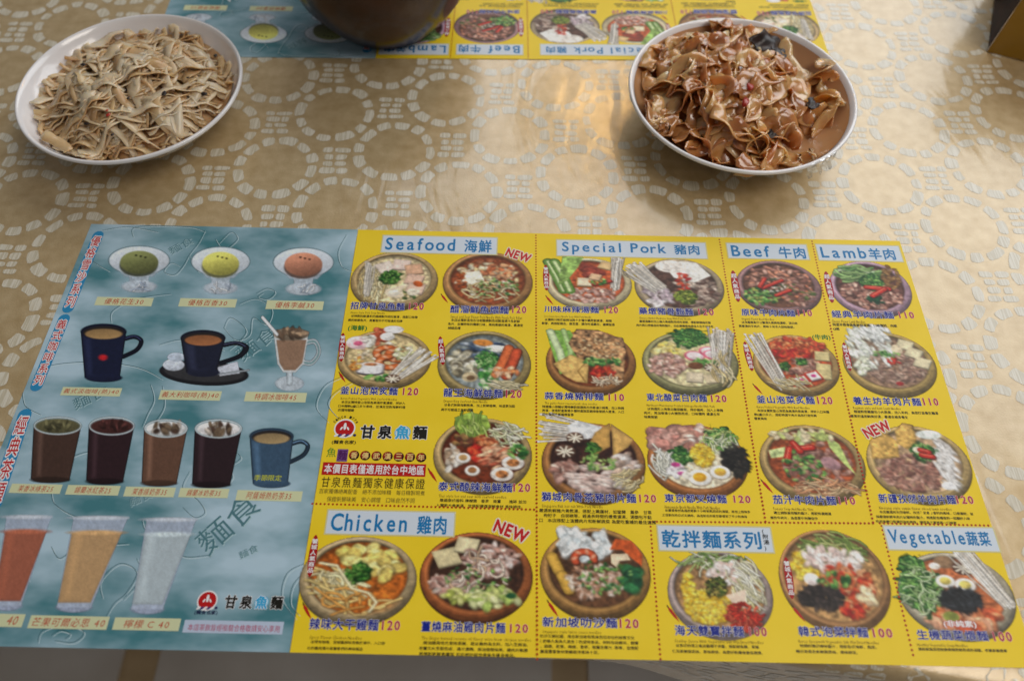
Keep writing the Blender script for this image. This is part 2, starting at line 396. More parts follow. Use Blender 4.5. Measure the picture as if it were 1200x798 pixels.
    def ST(s, cx, cy, rx, ry, n, ln, w, cols, ang=0., spread=3.14, curve=.8, dark=.55):
        for _ in range(n):
            t = rnd.uniform(0, 6.283); q = math.sqrt(rnd.random()); x = cx + rx * q * math.cos(t); y = cy + ry * q * math.sin(t)
            a = ang + rnd.uniform(-spread, spread) / 2; k = rnd.uniform(-curve, curve); l = ln * rnd.uniform(.6, 1.2); p = [(x - math.cos(a) * l / 2, y - math.sin(a) * l / 2)]
            for i in range(4):
                a2 = a + k * (i - 1.5) / 1.5; p.append((p[-1][0] + math.cos(a2) * l / 4, p[-1][1] + math.sin(a2) * l / 4))
            c = np.array(rnd.choice(cols)) * rnd.uniform(.85, 1.1)
            s.L([(u + .01, v + .018) for u, v in p], w * 1.25, c * dark, 0, .4); s.L(p, w, np.clip(c, 0, 255))
    def HB(s, cx, cy, r, cols=((40, 110, 30), (80, 150, 50), (20, 70, 20), (120, 170, 70)), n=None, ry=None):
        ry = ry or r; n = n or int(260 * r * ry / .09 * .35) + 12
        s.E(cx, cy, r * .85, ry * .85, np.array(cols[2]), 0, .5, 0, 3, .9, 1.2)
        s.ST(cx, cy, r * .85, ry * .85, n, .12, .014, cols, curve=1.5)
        s.CH(cx, cy, r * .9, ry * .9, n // 3, .035, cols, asp=.6)
    def bowl(s, rim, soup, ins=.85, dark=.58, iy=-.07, sh=None):
        rim = np.array(rim); s.E(.0, .035, 1.0, 1.0, rim * dark, 0, .2, .1)
        s.E(0, 0, .995, .965, rim * .84, 0, .18, .45)
        s.E(0, iy * .55, .96, .925, rim, 0, .2, .28); s.E(-.02, iy * .75, ins + .055, ins + .03, np.clip(rim * 1.17 + 8, 0, 255), 0, .12, .2)
        s.E(0, iy, ins + .02, ins - .02, rim * .6, 0, .15, -.35, 3); s.E(0, iy + .015, ins - .015, ins - .055, np.array(soup) * .8, 0, .3, -.2); s.E(0, iy + .045, ins - .06, ins - .1, soup, 0, .5, -.1)
    def build(s, name, parent, ucen, vcen, ru, rv, z=.00004, box=None):
        """as a flat coloured sheet: one vertex a dot of the print"""
        h, w = s.h, s.w
        keep = s.a > .004
        k = keep.copy(); k[:-1] |= keep[1:]; k[1:] |= keep[:-1]; k[:, :-1] |= keep[:, 1:]; k[:, 1:] |= keep[:, :-1]
        idx = -np.ones((h, w), int); q = k[:-1, :-1] & k[1:, :-1] & k[:-1, 1:] & k[1:, 1:]
        used = np.zeros((h, w), bool); used[:-1, :-1] |= q; used[1:, :-1] |= q; used[:-1, 1:] |= q; used[1:, 1:] |= q
        idx[used] = np.arange(used.sum()); a = idx[:-1, :-1][q]; b = idx[1:, :-1][q]; c = idx[1:, 1:][q]; d = idx[:-1, 1:][q]
        me = bpy.data.meshes.new(name); nv = int(used.sum()); nf = len(a)
        co = np.stack([ucen + s.X[used] * ru, -(vcen + s.Y[used] * rv), np.full(nv, ZP + z)], -1)
        if box:      # drawn straight from its extent in the photograph
            x0, y0, x1, y1 = box; pts = [loc(x0 + (x1 - x0) * (a_ + s.ex) / (2 * s.ex), y0 + (y1 - y0) * (b_ + s.ey) / (2 * s.ey)) for a_, b_ in zip(s.X[used].tolist(), s.Y[used].tolist())]
            co[:, :2] = np.array(pts) * (1, -1)
        me.vertices.add(nv); me.vertices.foreach_set('co', co.ravel().astype(np.float32)); me.loops.add(nf * 4); me.polygons.add(nf)
        me.loops.foreach_set('vertex_index', np.stack([a, b, c, d], -1).ravel().astype(np.int32))
        me.polygons.foreach_set('loop_start', (np.arange(nf) * 4).astype(np.int32)); me.update(calc_edges=True)
        g = RS.rand(h, w) - .5; g = g + .6 * (vnoise(h, w, h // 3) - .5); pa = s.c * s.a[..., None]; C_ = (pa + np.roll(pa, 1, 0) * .35 + np.roll(pa, 1, 1) * .35) / np.maximum(s.a + np.roll(s.a, 1, 0) * .35 + np.roll(s.a, 1, 1) * .35, 1e-6)[..., None]; C_ = np.where(s.a[..., None] > .003, C_, s.c); C_ = np.clip((C_ - .5) * 1.06 + .52, 0, 1) * (1 + .07 * g[..., None]); C_ = C_ * .86 + C_.mean(-1, keepdims=True) * .14
        C3 = np.clip(C_[used], 0, 1); C3 = np.where(C3 <= .04045, C3 / 12.92, ((C3 + .055) / 1.055) ** 2.4)
        at_ = me.color_attributes.new('Col', 'FLOAT_COLOR', 'POINT'); at_.data.foreach_set('color', np.c_[C3, s.a[used]].ravel().astype(np.float32))
        return link(name, me, parent, pic)

TAN = (178, 148, 96); BRN = (160, 104, 52); OLV = (160, 138, 82); LIL = (176, 150, 160); GRY = (170, 160, 140); WD = (176, 124, 70)
GREENS = ((60, 130, 50), (110, 170, 70), (30, 90, 35), (150, 195, 100)); MUSH = ((236, 228, 216), (214, 204, 190), (245, 240, 232)); PORK = ((206, 160, 146), (186, 136, 120), (224, 188, 172), (160, 110, 96))
BEEF = ((150, 98, 84), (122, 76, 64), (176, 124, 104), (196, 150, 132)); NOOD = ((226, 206, 150), (240, 226, 180), (206, 180, 120)); REDC = ((206, 40, 24), (226, 74, 36), (170, 24, 20)); CORN = ((244, 196, 40), (232, 172, 24), (250, 214, 80))
def egg(p, x, y, r, c=(236, 150, 30)):
    p.E(x + .01, y + .02, r * 1.05, r * .95, (130, 110, 90), 0, 0, 0, op=.6); p.E(x, y, r, r * .88, (242, 240, 236), 0, .08, .1); p.E(x, y - .01, r * .58, r * .52, c, 0, .25, .2)
def enoki(p, x0, y0, x1, y1, n=16, wd=.22):
    dx, dy = x1 - x0, y1 - y0; l = math.hypot(dx, dy); nx_, ny_ = -dy / l, dx / l
    for i in range(n):
        t = rnd.uniform(-1, 1) * wd / 2; t2 = t * rnd.uniform(.4, 1.9); sh_ = rnd.uniform(-.12, .12); x0_, y0_, x1_, y1_ = x0 + dx * sh_, y0 + dy * sh_, x1 + dx * sh_ * .6, y1 + dy * sh_ * .6; a = (x0_ + nx_ * t2, y0_ + ny_ * t2); b = (x1_ + nx_ * t * .8, y1_ + ny_ * t * .8); m = ((a[0] + b[0]) / 2 + rnd.uniform(-.03, .03), (a[1] + b[1]) / 2)
        c = np.array(rnd.choice(MUSH)) * rnd.uniform(.85, 1.03); p.L([(a[0] + .012, a[1] + .01), (m[0] + .012, m[1] + .01), b], .016, c * .78, 0, .5); p.L([a, m, b], .019, c); p.E(a[0], a[1], .032, .026, np.clip(c * 1.05, 0, 255))
def tofu(p, x, y, s_, a, c=(226, 208, 164)):
    q = [(x + s_ * (math.cos(a) * u - math.sin(a) * v), y + s_ * .85 * (math.sin(a) * u + math.cos(a) * v)) for u, v in ((-1, -1), (1, -1), (1, 1), (-1, 1))]
    p.G([(u + .01, v + .035) for u, v in q], np.array(c) * .55, 0); p.G(q, c, .15, sh=.12)
def shrimp(p, x, y, r, a, c=(226, 110, 50)):
    pts = [(x + r * math.cos(a + t), y + r * .85 * math.sin(a + t)) for t in np.linspace(0, 3.9, 9)]
    p.L([(u + .015, v + .02) for u, v in pts], r * .42, np.array(c) * .45, 0, .8); p.L(pts, r * .38, c)
    for i in (1, 3, 5, 7): p.E(pts[i][0], pts[i][1], r * .16, r * .3, (246, 196, 160), a + i * .45 + 1.2, .1, 0, 2, .8)
def star_mush(p, x, y, r):
    p.E(x, y, r, r * .85, (92, 62, 48), 0, .25, .4)
    for k in range(4):
        a = k * math.pi / 4 + .2; p.L([(x - r * .8 * math.cos(a), y - r * .65 * math.sin(a)), (x + r * .8 * math.cos(a), y + r * .65 * math.sin(a))], .022, (240, 228, 206))
def chilis(p, pts, w=.05):
    for a, b in zip(pts[::2], pts[1::2]): p.L([(a[0] + .02, a[1] + .03), (b[0] + .02, b[1] + .03)], w * 1.1, (80, 20, 14), 0, .7); p.L([a, b], w, (214, 40, 26), .3); p.L([(a[0], a[1] - .02), (b[0], b[1] - .02)], w * .25, (246, 130, 100), 0, .8)

def d_s1(p):
    p.bowl(TAN, (222, 200, 150)); p.ST(-.45, .1, .3, .45, 60, .55, .022, NOOD, 1.4, .7)
    for x, y, a, c in ((-.25, -.45, -.5, (238, 220, 206)), (.12, -.55, .1, (240, 214, 200)), (.42, -.4, -.2, (232, 178, 140)), (.45, -.05, .25, (240, 196, 170)), (.5, .25, .2, (236, 200, 176))):
        tofu(p, x, y, .2, a, c)
    for x, y in ((.55, .1),): p.E(x, y, .12, .09, (206, 90, 30), .6)
    p.HB(-.1, -.12, .24); p.CH(.3, .5, .25, .12, 14, .05, ((60, 90, 40), (190, 170, 110)))
    p.G([(-.15, .3), (.05, .22), (.28, .1), (.34, .16), (.2, .3), (.26, .52), (.12, .6), (-.1, .55), (-.2, .42)], (232, 214, 184), .2); p.E(.02, .42, .13, .1, (246, 236, 216)); p.E(.45, .38, .14, .12, (236, 224, 200)); enoki(p, -.62, -.5, -.6, .5, 10, .15)
def d_s2(p):
    p.bowl(WD, (150, 70, 34)); p.CH(0, -.1, .7, .6, 46, .11, ((236, 226, 196), (222, 208, 172), (200, 180, 130), (182, 106, 66)), .55)
    p.G([(-.5, -.3), (-.2, -.35), (-.08, -.05), (-.35, .12), (-.58, 0)], (242, 236, 216), .15); p.CH(.3, -.35, .35, .2, 12, .09, ((214, 110, 60), (232, 160, 110))); p.ST(.1, .3, .6, .3, 40, .3, .02, NOOD, 0, 2); p.CH(.2, .2, .5, .3, 22, .04, GREENS); p.CH(-.6, 0, .12, .3, 10, .05, ((170, 70, 20),))
def d_s3(p):
    p.bowl(TAN, (222, 196, 140)); p.CH(.1, 0, .7, .6, 40, .09, ((232, 216, 190), (206, 180, 136), (226, 196, 160)), .6)
    p.E(-.62, -.52, .26, .22, (240, 206, 210)); p.E(-.62, -.5, .1, .08, (220, 90, 130)); p.CH(-.2, -.75, .16, .3, 26, .07, ((186, 70, 40), (206, 96, 60)), .6); p.CH(-.4, -.6, .12, .25, 12, .08, ((238, 230, 214),))
    p.E(.12, -1.0, .22, .13, (236, 234, 236)); p.E(.0, -.75, .16, .14, (240, 236, 232))
    for x, y, a in ((.02, -.2, 1.2), (.28, -.15, 1.5), (.1, .1, .8)): shrimp(p, x, y, .22, a)
    for i in range(4): p.E(-.28, .25 + i * .07, .3, .11, (70, 60, 66)); p.E(-.28, .22 + i * .07, .28, .09, (238, 236, 238))
    p.E(-.28, .2, .14, .05, (196, 120, 70)); p.CH(.4, -.2, .2, .3, 16, .09, ((206, 206, 150), (160, 160, 110), (230, 220, 190))); enoki(p, .85, -.2, .3, .55, 26, .35)
    p.CH(-.1, .62, .25, .1, 14, .07, GREENS); star_mush(p, .22, .66, .17); p.CH(-.6, .2, .12, .25, 12, .07, ((232, 140, 50), (240, 176, 90)))
def d_s4(p):
    p.bowl(OLV, (140, 150, 150)); p.CH(0, -.4, .65, .3, 26, .14, ((60, 84, 120), (90, 110, 140), (40, 56, 86), (190, 200, 210)), .35, ang=.2)
    p.E(-.05, -.62, .22, .1, (230, 140, 50), .1); p.E(.3, -.45, .3, .1, (232, 230, 220), .1); p.CH(-.45, 0, .3, .4, 26, .13, ((196, 188, 160), (150, 140, 110), (226, 220, 200), (110, 100, 80)), .75)
    p.HB(.05, -.1, .28, ((70, 150, 60), (120, 190, 90), (40, 110, 40), (170, 214, 130))); p.CH(.05, .4, .2, .3, 22, .09, ((50, 130, 50), (90, 170, 70), (210, 230, 180)))
    for x, y, a, c in ((.42, -.1, 1.9, (230, 106, 50)), (.6, .0, 1.7, (220, 80, 40))): p.L([(x + .1, y - .35), (x, y), (x - .12, y + .35)], .12, (120, 50, 20)); p.L([(x + .09, y - .37), (x - .01, y), (x - .14, y + .34)], .105, c)
    p.CH(.45, .25, .3, .15, 12, .1, ((236, 130, 70), (244, 190, 150))); p.ST(.5, .6, .3, .12, 34, .3, .02, ((236, 226, 196), (220, 206, 160)), .2, .8); p.E(-.3, .4, .17, .14, (200, 180, 140)); p.E(-.28, .42, .09, .07, (120, 90, 60))
def d_s5(p):
    p.bowl(TAN, (112, 44, 20)); p.ST(.5, -.5, .32, .3, 50, .35, .02, ((224, 222, 180), (200, 206, 150), (240, 238, 214)), .4, 2)
    p.G([(-.62, -.98), (-.3, -1.14), (.05, -1.05), (.14, -.75), (-.02, -.5), (-.25, -.4), (-.45, -.3), (-.5, -.6)], (156, 190, 70), .4); p.ST(-.25, -.75, .3, .3, 22, .4, .02, ((190, 214, 110), (130, 170, 60)), 1.2, 1)
    p.CH(0, -.25, .3, .25, 30, .09, ((196, 100, 50), (216, 130, 80), (160, 60, 30))); p.CH(-.15, .0, .15, .25, 12, .1, REDC); p.CH(.25, .05, .32, .3, 28, .12, ((222, 150, 110), (236, 180, 140), (200, 90, 60)), .4, ang=-.4)
    p.CH(-.62, .1, .16, .35, 18, .11, ((232, 226, 214), (206, 190, 170), (180, 150, 120))); egg(p, -.4, .1, .15, (196, 150, 90)); egg(p, -.2, .42, .15, (170, 110, 60))
    p.CH(-.45, -.35, .2, .15, 10, .1, ((110, 60, 40), (150, 110, 60)))
    for x, y in ((.62, .2), (.4, .5)): p.E(x, y + .02, .24, .2, (80, 40, 30)); p.E(x, y, .23, .18, (240, 232, 224)); p.E(x, y, .13, .1, (196, 120, 60), 0, .6)
    p.CH(.7, -.1, .2, .2, 14, .07, GREENS)
def d_c1(p):
    p.bowl((176, 152, 110), (196, 96, 24)); p.CH(.1, -.55, .5, .2, 12, .17, ((226, 196, 90), (240, 214, 120)), .8); p.CH(.45, -.3, .25, .3, 10, .16, ((230, 200, 96), (242, 218, 130)), .8)
    p.E(.1, .4, .6, .35, (206, 110, 30), 0, .6, 0, 6, .6); p.ST(-.35, .2, .35, .3, 46, .6, .028, ((238, 224, 170), (226, 196, 120)), .7, 1.2, 1.2); p.ST(0, .5, .5, .2, 14, .6, .025, ((240, 200, 120), (232, 160, 70)), .2, 1.4, 1.4)
    p.HB(-.02, -.12, .24); p.L([(-.7, -.35), (-.4, -.3), (-.1, .2), (.2, .3), (.35, .5), (.25, .7)], .028, (240, 228, 180))
def d_c2(p):
    p.bowl((166, 88, 40), (70, 40, 26), dark=.5); tofu(p, -.55, -.4, .22, -.35, (232, 214, 160)); tofu(p, -.2, -.68, .2, .2, (238, 222, 172))
    p.CH(.25, -.35, .5, .35, 52, .11, PORK + ((240, 214, 206),), .5); p.CH(-.4, .2, .4, .25, 36, .11, PORK + ((236, 206, 190),), .55); p.ST(.1, 0, .5, .5, 30, .35, .02, ((240, 220, 200), (214, 176, 140)), 0, 3, 1.4)
    p.CH(0, .1, .6, .4, 30, .035, GREENS); p.CH(.3, .48, .5, .2, 26, .13, ((206, 214, 120), (170, 196, 90), (226, 230, 160)), .6); p.CH(-.35, .45, .2, .15, 10, .1, ((160, 170, 70), (200, 200, 120))); p.E(.62, .42, .09, .06, (30, 90, 50))
def d_p1(p):
    p.bowl((206, 190, 150), (196, 84, 40)); p.CH(.05, .45, .55, .28, 60, .08, PORK, .7); p.CH(.1, -.45, .35, .25, 10, .16, ((150, 56, 40), (176, 76, 56)), .8, ang=.5)
    for x0, x1 in ((-.95, -.6), (-.8, -.45)): p.L([(x0, -.8), (x0 + .18, -.3), (x1, .3)], .13, (110, 160, 60)); p.L([(x0, -.8), (x0 + .18, -.3), (x1, .3)], .05, (206, 226, 160))
    p.G([(-.6, -1.05), (-.1, -1.0), (-.25, -.6), (-.5, -.1), (-.72, .1)], (150, 190, 90), .4); tofu(p, .42, -.7, .16, .4, (228, 190, 130)); tofu(p, -.1, -.03, .2, .05, (222, 130, 50)); tofu(p, -.1, -.05, .17, .05, (246, 226, 190))
    enoki(p, .7, -.95, .6, .2, 20, .28); chilis(p, ((.1, .05), (.5, -.1)), .05); p.CH(.2, -.1, .2, .15, 14, .06, GREENS + ((230, 110, 50),)); tofu(p, .15, -.25, .13, .3, (240, 196, 150))
def d_p2(p):
    p.bowl((170, 150, 120), (90, 60, 50)); p.CH(.35, .15, .5, .5, 70, .09, ((150, 124, 110), (180, 156, 140), (120, 92, 82), (206, 186, 170)), .6); p.CH(-.5, .3, .3, .4, 30, .12, ((206, 190, 196), (180, 160, 170), (226, 214, 214)), .5)
    p.G([(.1, -.9), (.45, -.85), (.75, -.4), (.35, -.15), (-.1, -.3), (-.3, -.75)], (240, 238, 232), .15); p.E(-.15, -.7, .35, .22, (238, 230, 222)); enoki(p, -1.0, -.65, -.45, .1, 28, .5)
    p.CH(.1, -.15, .15, .35, 16, .06, REDC); p.HB(.1, .35, .26, ((110, 140, 30), (150, 170, 50), (70, 96, 20), (190, 196, 80)))
def d_p3(p):
    p.bowl(BRN, (110, 50, 20)); p.G([(-1.0, -.95), (-.45, -.95), (-.2, -.4), (-.35, .3), (-.7, .4), (-.85, -.2)], (130, 186, 70), .3); p.L([(-.9, -.9), (-.7, -.3), (-.6, .25)], .09, (206, 226, 170)); p.L([(-.6, -.95), (-.45, -.3), (-.5, .2)], .06, (176, 210, 130))
    p.G([(-.5, -.55), (-.3, -1.0), (.2, -.98), (.5, -.8), (.75, -.75), (.8, -.4), (.7, .5), (.4, .4), (.1, .0), (-.3, -.1)], (178, 130, 84), .8, sh=.25); p.CH(.2, -.4, .5, .4, 60, .04, ((206, 160, 110), (150, 100, 56), (226, 190, 140)))
    p.G([(-.85, .1), (-.45, -.2), (-.05, .0), (-.1, .65), (-.35, .62), (-.6, .45)], (226, 180, 96), .3, sh=.2); p.L([(-.1, -.0), (-.3, .3), (-.15, .6)], .012, (170, 120, 50)); p.CH(.1, .0, .25, .12, 22, .06, GREENS); p.CH(.25, .35, .28, .2, 18, .09, REDC, .5); p.ST(.3, .55, .3, .1, 30, .25, .018, ((240, 220, 190), (220, 180, 140)))
    p.CH(.5, -.0, .14, .14, 14, .05, GREENS)
def d_p4(p):
    p.bowl((140, 136, 90), (214, 200, 150)); p.CH(-.4, -.35, .3, .2, 18, .13, ((232, 200, 90), (244, 222, 140)), .7); p.CH(-.5, .1, .4, .35, 60, .08, PORK, .7); p.HB(.05, -.78, .42, GREENS[:3] + ((90, 160, 70),), ry=.3)
    for x, y in ((.1, -.2), (.42, -.35), (.5, -.25)): p.E(x, y, .22, .16, (232, 100, 130), .2); p.E(x + .01, y - .01, .18, .125, (246, 226, 228), .2)
    enoki(p, .75, -.95, .6, .35, 30, .35); p.CH(.3, .0, .25, .12, 24, .05, GREENS); p.E(.1, .1, .16, .11, (120, 70, 40)); star_mush(p, .42, .15, .15); tofu(p, .05, .45, .17, .1, (232, 214, 180)); tofu(p, .4, .48, .15, -.2, (226, 206, 166)); p.ST(.65, .2, .2, .4, 20, .4, .02, NOOD, 1.4, .6)
def d_p5(p):
    p.bowl(BRN, (60, 30, 24)); enoki(p, -.95, -.85, -.1, -.75, 30, .5); p.G([(-.5, -.9), (-.3, -1.05), (.2, -.9), (0, -.6), (-.4, -.55)], (228, 230, 232), .25)
    p.G([(-.1, -.4), (.05, -.75), (.36, -1.0), (.34, -.4), (.0, -.15)], (212, 160, 76), .2, sh=.2); p.G([(.38, -.98), (.8, -.6), (.7, -.4), (.38, -.15)], (222, 172, 88), .2, sh=.2)
    star_mush(p, -.35, -.6, .17); star_mush(p, -.55, -.25, .2); p.CH(-.55, .25, .25, .25, 12, .15, PORK); p.CH(.05, .4, .55, .35, 60, .15, ((214, 190, 180), (196, 166, 156), (230, 214, 206), (176, 144, 134)), .35, ang=.15); p.CH(.6, .1, .25, .3, 16, .15, ((214, 190, 180), (230, 216, 210), (190, 160, 140)), .5, ang=-.6)
    p.HB(.0, -.35, .14); p.CH(.1, .0, .35, .2, 34, .045, ((150, 190, 90), (190, 210, 120), (90, 150, 60))); p.ST(.6, .4, .3, .25, 26, .3, .018, NOOD, -.5, 1)
def d_p6(p):
    p.bowl((176, 106, 50), (220, 206, 176)); p.CH(-.5, -.6, .45, .3, 14, .26, ((196, 140, 126), (214, 160, 146), (176, 116, 104)), .7); p.CH(.0, -.6, .3, .3, 14, .2, ((206, 150, 130), (186, 120, 104), (236, 206, 190)), .6)
    p.HB(.55, -.6, .36, GREENS + ((206, 214, 120),)); p.ST(.5, -.55, .35, .35, 30, .35, .015, ((190, 214, 120), (230, 236, 200))); p.HB(-.35, -.1, .26, GREENS); p.ST(-.7, .1, .2, .35, 30, .4, .02, ((226, 226, 210), (240, 240, 232)), 1.3, 1)
    p.CH(.1, -.15, .22, .3, 110, .045, CORN, .9); p.CH(.75, .0, .25, .42, 60, .1, ((30, 28, 26), (50, 46, 40), (20, 18, 18)), .4, out=.3); p.CH(-.4, .3, .2, .15, 10, .1, ((236, 232, 236), (226, 200, 210))); p.E(-.45, .12, .09, .06, (206, 60, 140)); p.E(-.35, .35, .08, .05, (200, 80, 150))
    egg(p, .0, .45, .23, (244, 176, 30)); egg(p, .42, .3, .2, (244, 186, 60)); p.E(-.25, .4, .1, .1, (232, 226, 214))
def d_p7(p):
    p.bowl((170, 122, 60), (96, 60, 36)); p.CH(-.2, -.65, .5, .35, 34, .17, ((226, 234, 236), (208, 220, 226), (240, 244, 244)), .6); p.G([(.4, -.75), (.7, -.7), (.88, -.4), (.85, -.15), (.7, -.3), (.5, -.5), (.28, -.5)], (226, 90, 30), .3)
    for x, y in ((-.78, -.2), (-.6, .2)): p.L([(x, y - .1), (x + .12, y + .2)], .12, (110, 70, 20)); p.L([(x - .01, y - .12), (x + .11, y + .18)], .105, (226, 172, 60))
    p.CH(.0, .2, .5, .38, 90, .075, ((226, 186, 166), (190, 140, 110), (150, 100, 70), (236, 214, 196)), .5); p.CH(.65, .1, .16, .3, 8, .15, ((20, 80, 50), (40, 110, 60)), .7); p.G([(.3, -.4), (.6, -.42), (.65, -.28), (.45, -.25), (.4, -.1), (.3, -.2)], (240, 216, 180), .2); shrimp(p, -.2, -.3, .18, 2.6, (222, 80, 40)); p.CH(.2, .1, .5, .4, 34, .04, GREENS)
def d_d1(p):
    p.bowl((166, 146, 140), (176, 130, 80), .88, .7); p.ST(-.1, -.7, .6, .2, 60, .4, .016, ((110, 160, 60), (170, 200, 110), (226, 230, 200)), 0, 2); p.CH(-.25, .3, .45, .38, 210, .05, CORN, .9); p.CH(-.6, -.1, .12, .35, 50, .05, CORN, .9)
    p.CH(.2, -.45, .4, .25, 20, .13, ((240, 214, 206), (232, 190, 176), (244, 236, 232)), .6); p.ST(.55, -.2, .2, .5, 60, .5, .018, ((236, 230, 190), (220, 214, 150), (244, 240, 220)), 1.0, .6); p.G([(.1, .05), (.5, -.1), (.45, .35), (.2, .2)], (240, 214, 190), .1); p.ST(.4, .5, .32, .28, 110, .14, .022, ((224, 50, 30), (200, 30, 20), (240, 90, 60))); p.HB(-.05, -.15, .24, ((110, 120, 40), (60, 90, 30), (50, 50, 20), (206, 180, 80)))
def d_d2(p):
    p.bowl((170, 120, 70), (186, 140, 84), .9, .7); p.ST(.1, -.6, .5, .22, 60, .45, .02, ((150, 180, 80), (196, 206, 120), (110, 140, 60)), .5, .8); p.CH(-.5, -.25, .25, .28, 90, .05, CORN, .9); p.CH(-.1, -.4, .4, .2, 22, .14, ((246, 226, 220), (240, 206, 196)), .6); p.CH(.35, -.35, .2, .25, 12, .12, ((244, 224, 214),), .6)
    p.CH(.2, .15, .5, .45, 70, .09, ((214, 70, 34), (232, 110, 56), (190, 44, 24), (240, 160, 110)), .5); p.CH(-.3, .35, .42, .22, 90, .07, ((44, 36, 36), (66, 54, 50), (28, 24, 26)), .5); p.E(-.42, -.0, .14, .12, (244, 228, 224)); p.CH(0, .0, .3, .15, 16, .06, GREENS); p.CH(.55, .3, .2, .15, 10, .1, ((244, 206, 160),)); p.CH(.2, .6, .2, .12, 14, .08, REDC)
def d_b1(p):
    p.bowl((150, 110, 110), (110, 70, 50)); p.CH(0, -.3, .75, .45, 80, .1, BEEF + ((206, 130, 100),), .55); p.CH(-.45, .35, .4, .3, 50, .07, GREENS + ((170, 180, 80),)); p.CH(.4, .25, .4, .4, 60, .08, BEEF + ((206, 110, 70), (90, 110, 50))); p.CH(-.1, .0, .3, .3, 30, .04, ((230, 230, 210), (50, 70, 40))); chilis(p, ((-.4, .05), (.1, -.25), (-.45, .0), (-.3, -.3), (-.1, .3), (.25, .1)), .05)
def d_b2(p):
    p.bowl((176, 140, 80), (180, 70, 30)); p.CH(.1, -.65, .65, .25, 50, .1, ((220, 90, 40), (236, 140, 80), (200, 60, 30)), .5); p.CH(-.1, -.35, .5, .15, 16, .1, REDC, .5); p.CH(.1, .1, .5, .3, 60, .09, BEEF + ((180, 140, 110),), .5); p.HB(-.3, .05, .14); p.HB(.15, -.1, .12)
    enoki(p, -.85, -.85, -.4, .7, 22, .35)
    for x, y in ((.65, -.3), (.62, .1), (.6, .3)): tofu(p, x, y, .17, .1, (226, 206, 140))
    for x, y in ((.05, .5), (.35, .35)): tofu(p, x, y, .17, -.4, (222, 60, 40)); tofu(p, x, y, .13, -.4, (246, 240, 236)); p.E(x, y, .06, .05, (220, 60, 140))
    p.ST(-.2, .6, .4, .2, 26, .4, .018, NOOD, .6, 1)
def d_b3(p):
    p.bowl((170, 140, 84), (170, 76, 36)); p.CH(.1, 0, .65, .6, 110, .1, BEEF + ((176, 130, 116),), .55); p.G([(-.8, -.3), (-.3, -.45), (-.15, -.85), (.0, -.8), (-.1, -.4), (-.5, -.15), (-.78, -.1)], (196, 214, 140), .4); p.G([(.35, -.75), (.6, -.5), (.7, 0), (.8, .3), (.6, .0), (.4, -.4)], (196, 220, 120), .3); p.CH(-.1, -.7, .6, .15, 20, .1, ((190, 206, 110), (220, 200, 160)))
    chilis(p, ((-.4, -.35), (.05, -.4), (-.4, -.35), (-.5, -.0), (-.3, -.5), (-.2, -.3)), .07); p.CH(-.2, .1, .5, .4, 30, .06, GREENS); p.ST(.2, .6, .6, .2, 60, .3, .018, ((240, 200, 150), (230, 160, 110)), .1, 1.5); p.E(.35, .0, .2, .14, (176, 130, 136), .6)
def d_l1(p):
    p.bowl((176, 140, 160), (100, 60, 50)); p.CH(0, .2, .75, .5, 120, .085, BEEF + ((216, 170, 150), (190, 130, 110)), .65); p.ST(-.2, -.55, .5, .25, 60, .45, .035, ((150, 190, 110), (206, 226, 180), (90, 140, 70)), 0, 1); p.HB(.1, -.2, .3, GREENS); p.CH(.6, -.4, .25, .4, 26, .09, ((120, 80, 40), (150, 110, 60))); p.CH(.05, .4, .2, .12, 10, .08, ((20, 70, 40),)); chilis(p, ((-.1, -.05), (.45, .0), (.0, .25), (.35, .0)), .07)
def d_l2(p):
    p.bowl((176, 146, 80), (150, 116, 90)); p.CH(.1, .1, .65, .5, 120, .09, ((150, 116, 100), (176, 140, 120), (126, 94, 80), (190, 160, 140)), .45); p.CH(-.35, -.5, .5, .6, 46, .17, ((226, 228, 216), (236, 238, 232), (206, 212, 196)), .35, ang=1.1); p.CH(-.1, -.95, .35, .2, 14, .15, ((232, 236, 232),), .4, ang=1.1); p.CH(-.6, .1, .15, .3, 12, .1, ((214, 220, 190),))
    for x, y, a in ((.45, -.6, .4), (.6, -.35, .5), (.72, -.05, .4)): tofu(p, x, y, .17, a, (232, 218, 176))
    p.E(.25, -.45, .12, .15, (226, 206, 170)); p.CH(.1, -.1, .15, .1, 8, .05, REDC); p.E(.1, .6, .08, .06, (170, 40, 40)); p.CH(0, -.3, .3, .1, 12, .05, GREENS)
def d_l3(p):
    p.bowl((186, 156, 96), (196, 160, 120)); p.CH(-.2, .25, .6, .45, 130, .09, BEEF + ((140, 100, 86),), .45); p.CH(.55, .0, .2, .6, 60, .12, ((222, 218, 214), (206, 200, 196), (236, 234, 232)), .35, ang=1.1)
    for pts in (((-.9, -.1), (-.85, -.55), (-.55, -.85), (-.3, -.55), (-.35, -.15), (-.6, -.1)), ((-.3, -.85), (-.1, -1.05), (.1, -1.0), (.08, -.5), (-.15, -.35), (-.32, -.5))): p.G(pts, (226, 176, 84), .4, sh=.25)
    p.HB(.15, -.3, .24, GREENS); p.E(.05, -.35, .1, .08, (236, 226, 200)); chilis(p, ((.1, -.35), (.25, -.3), (.1, -.22), (.3, -.18)), .06); p.E(.35, -.75, .25, .12, (226, 232, 226)); p.E(.45, .55, .14, .1, (236, 236, 238))
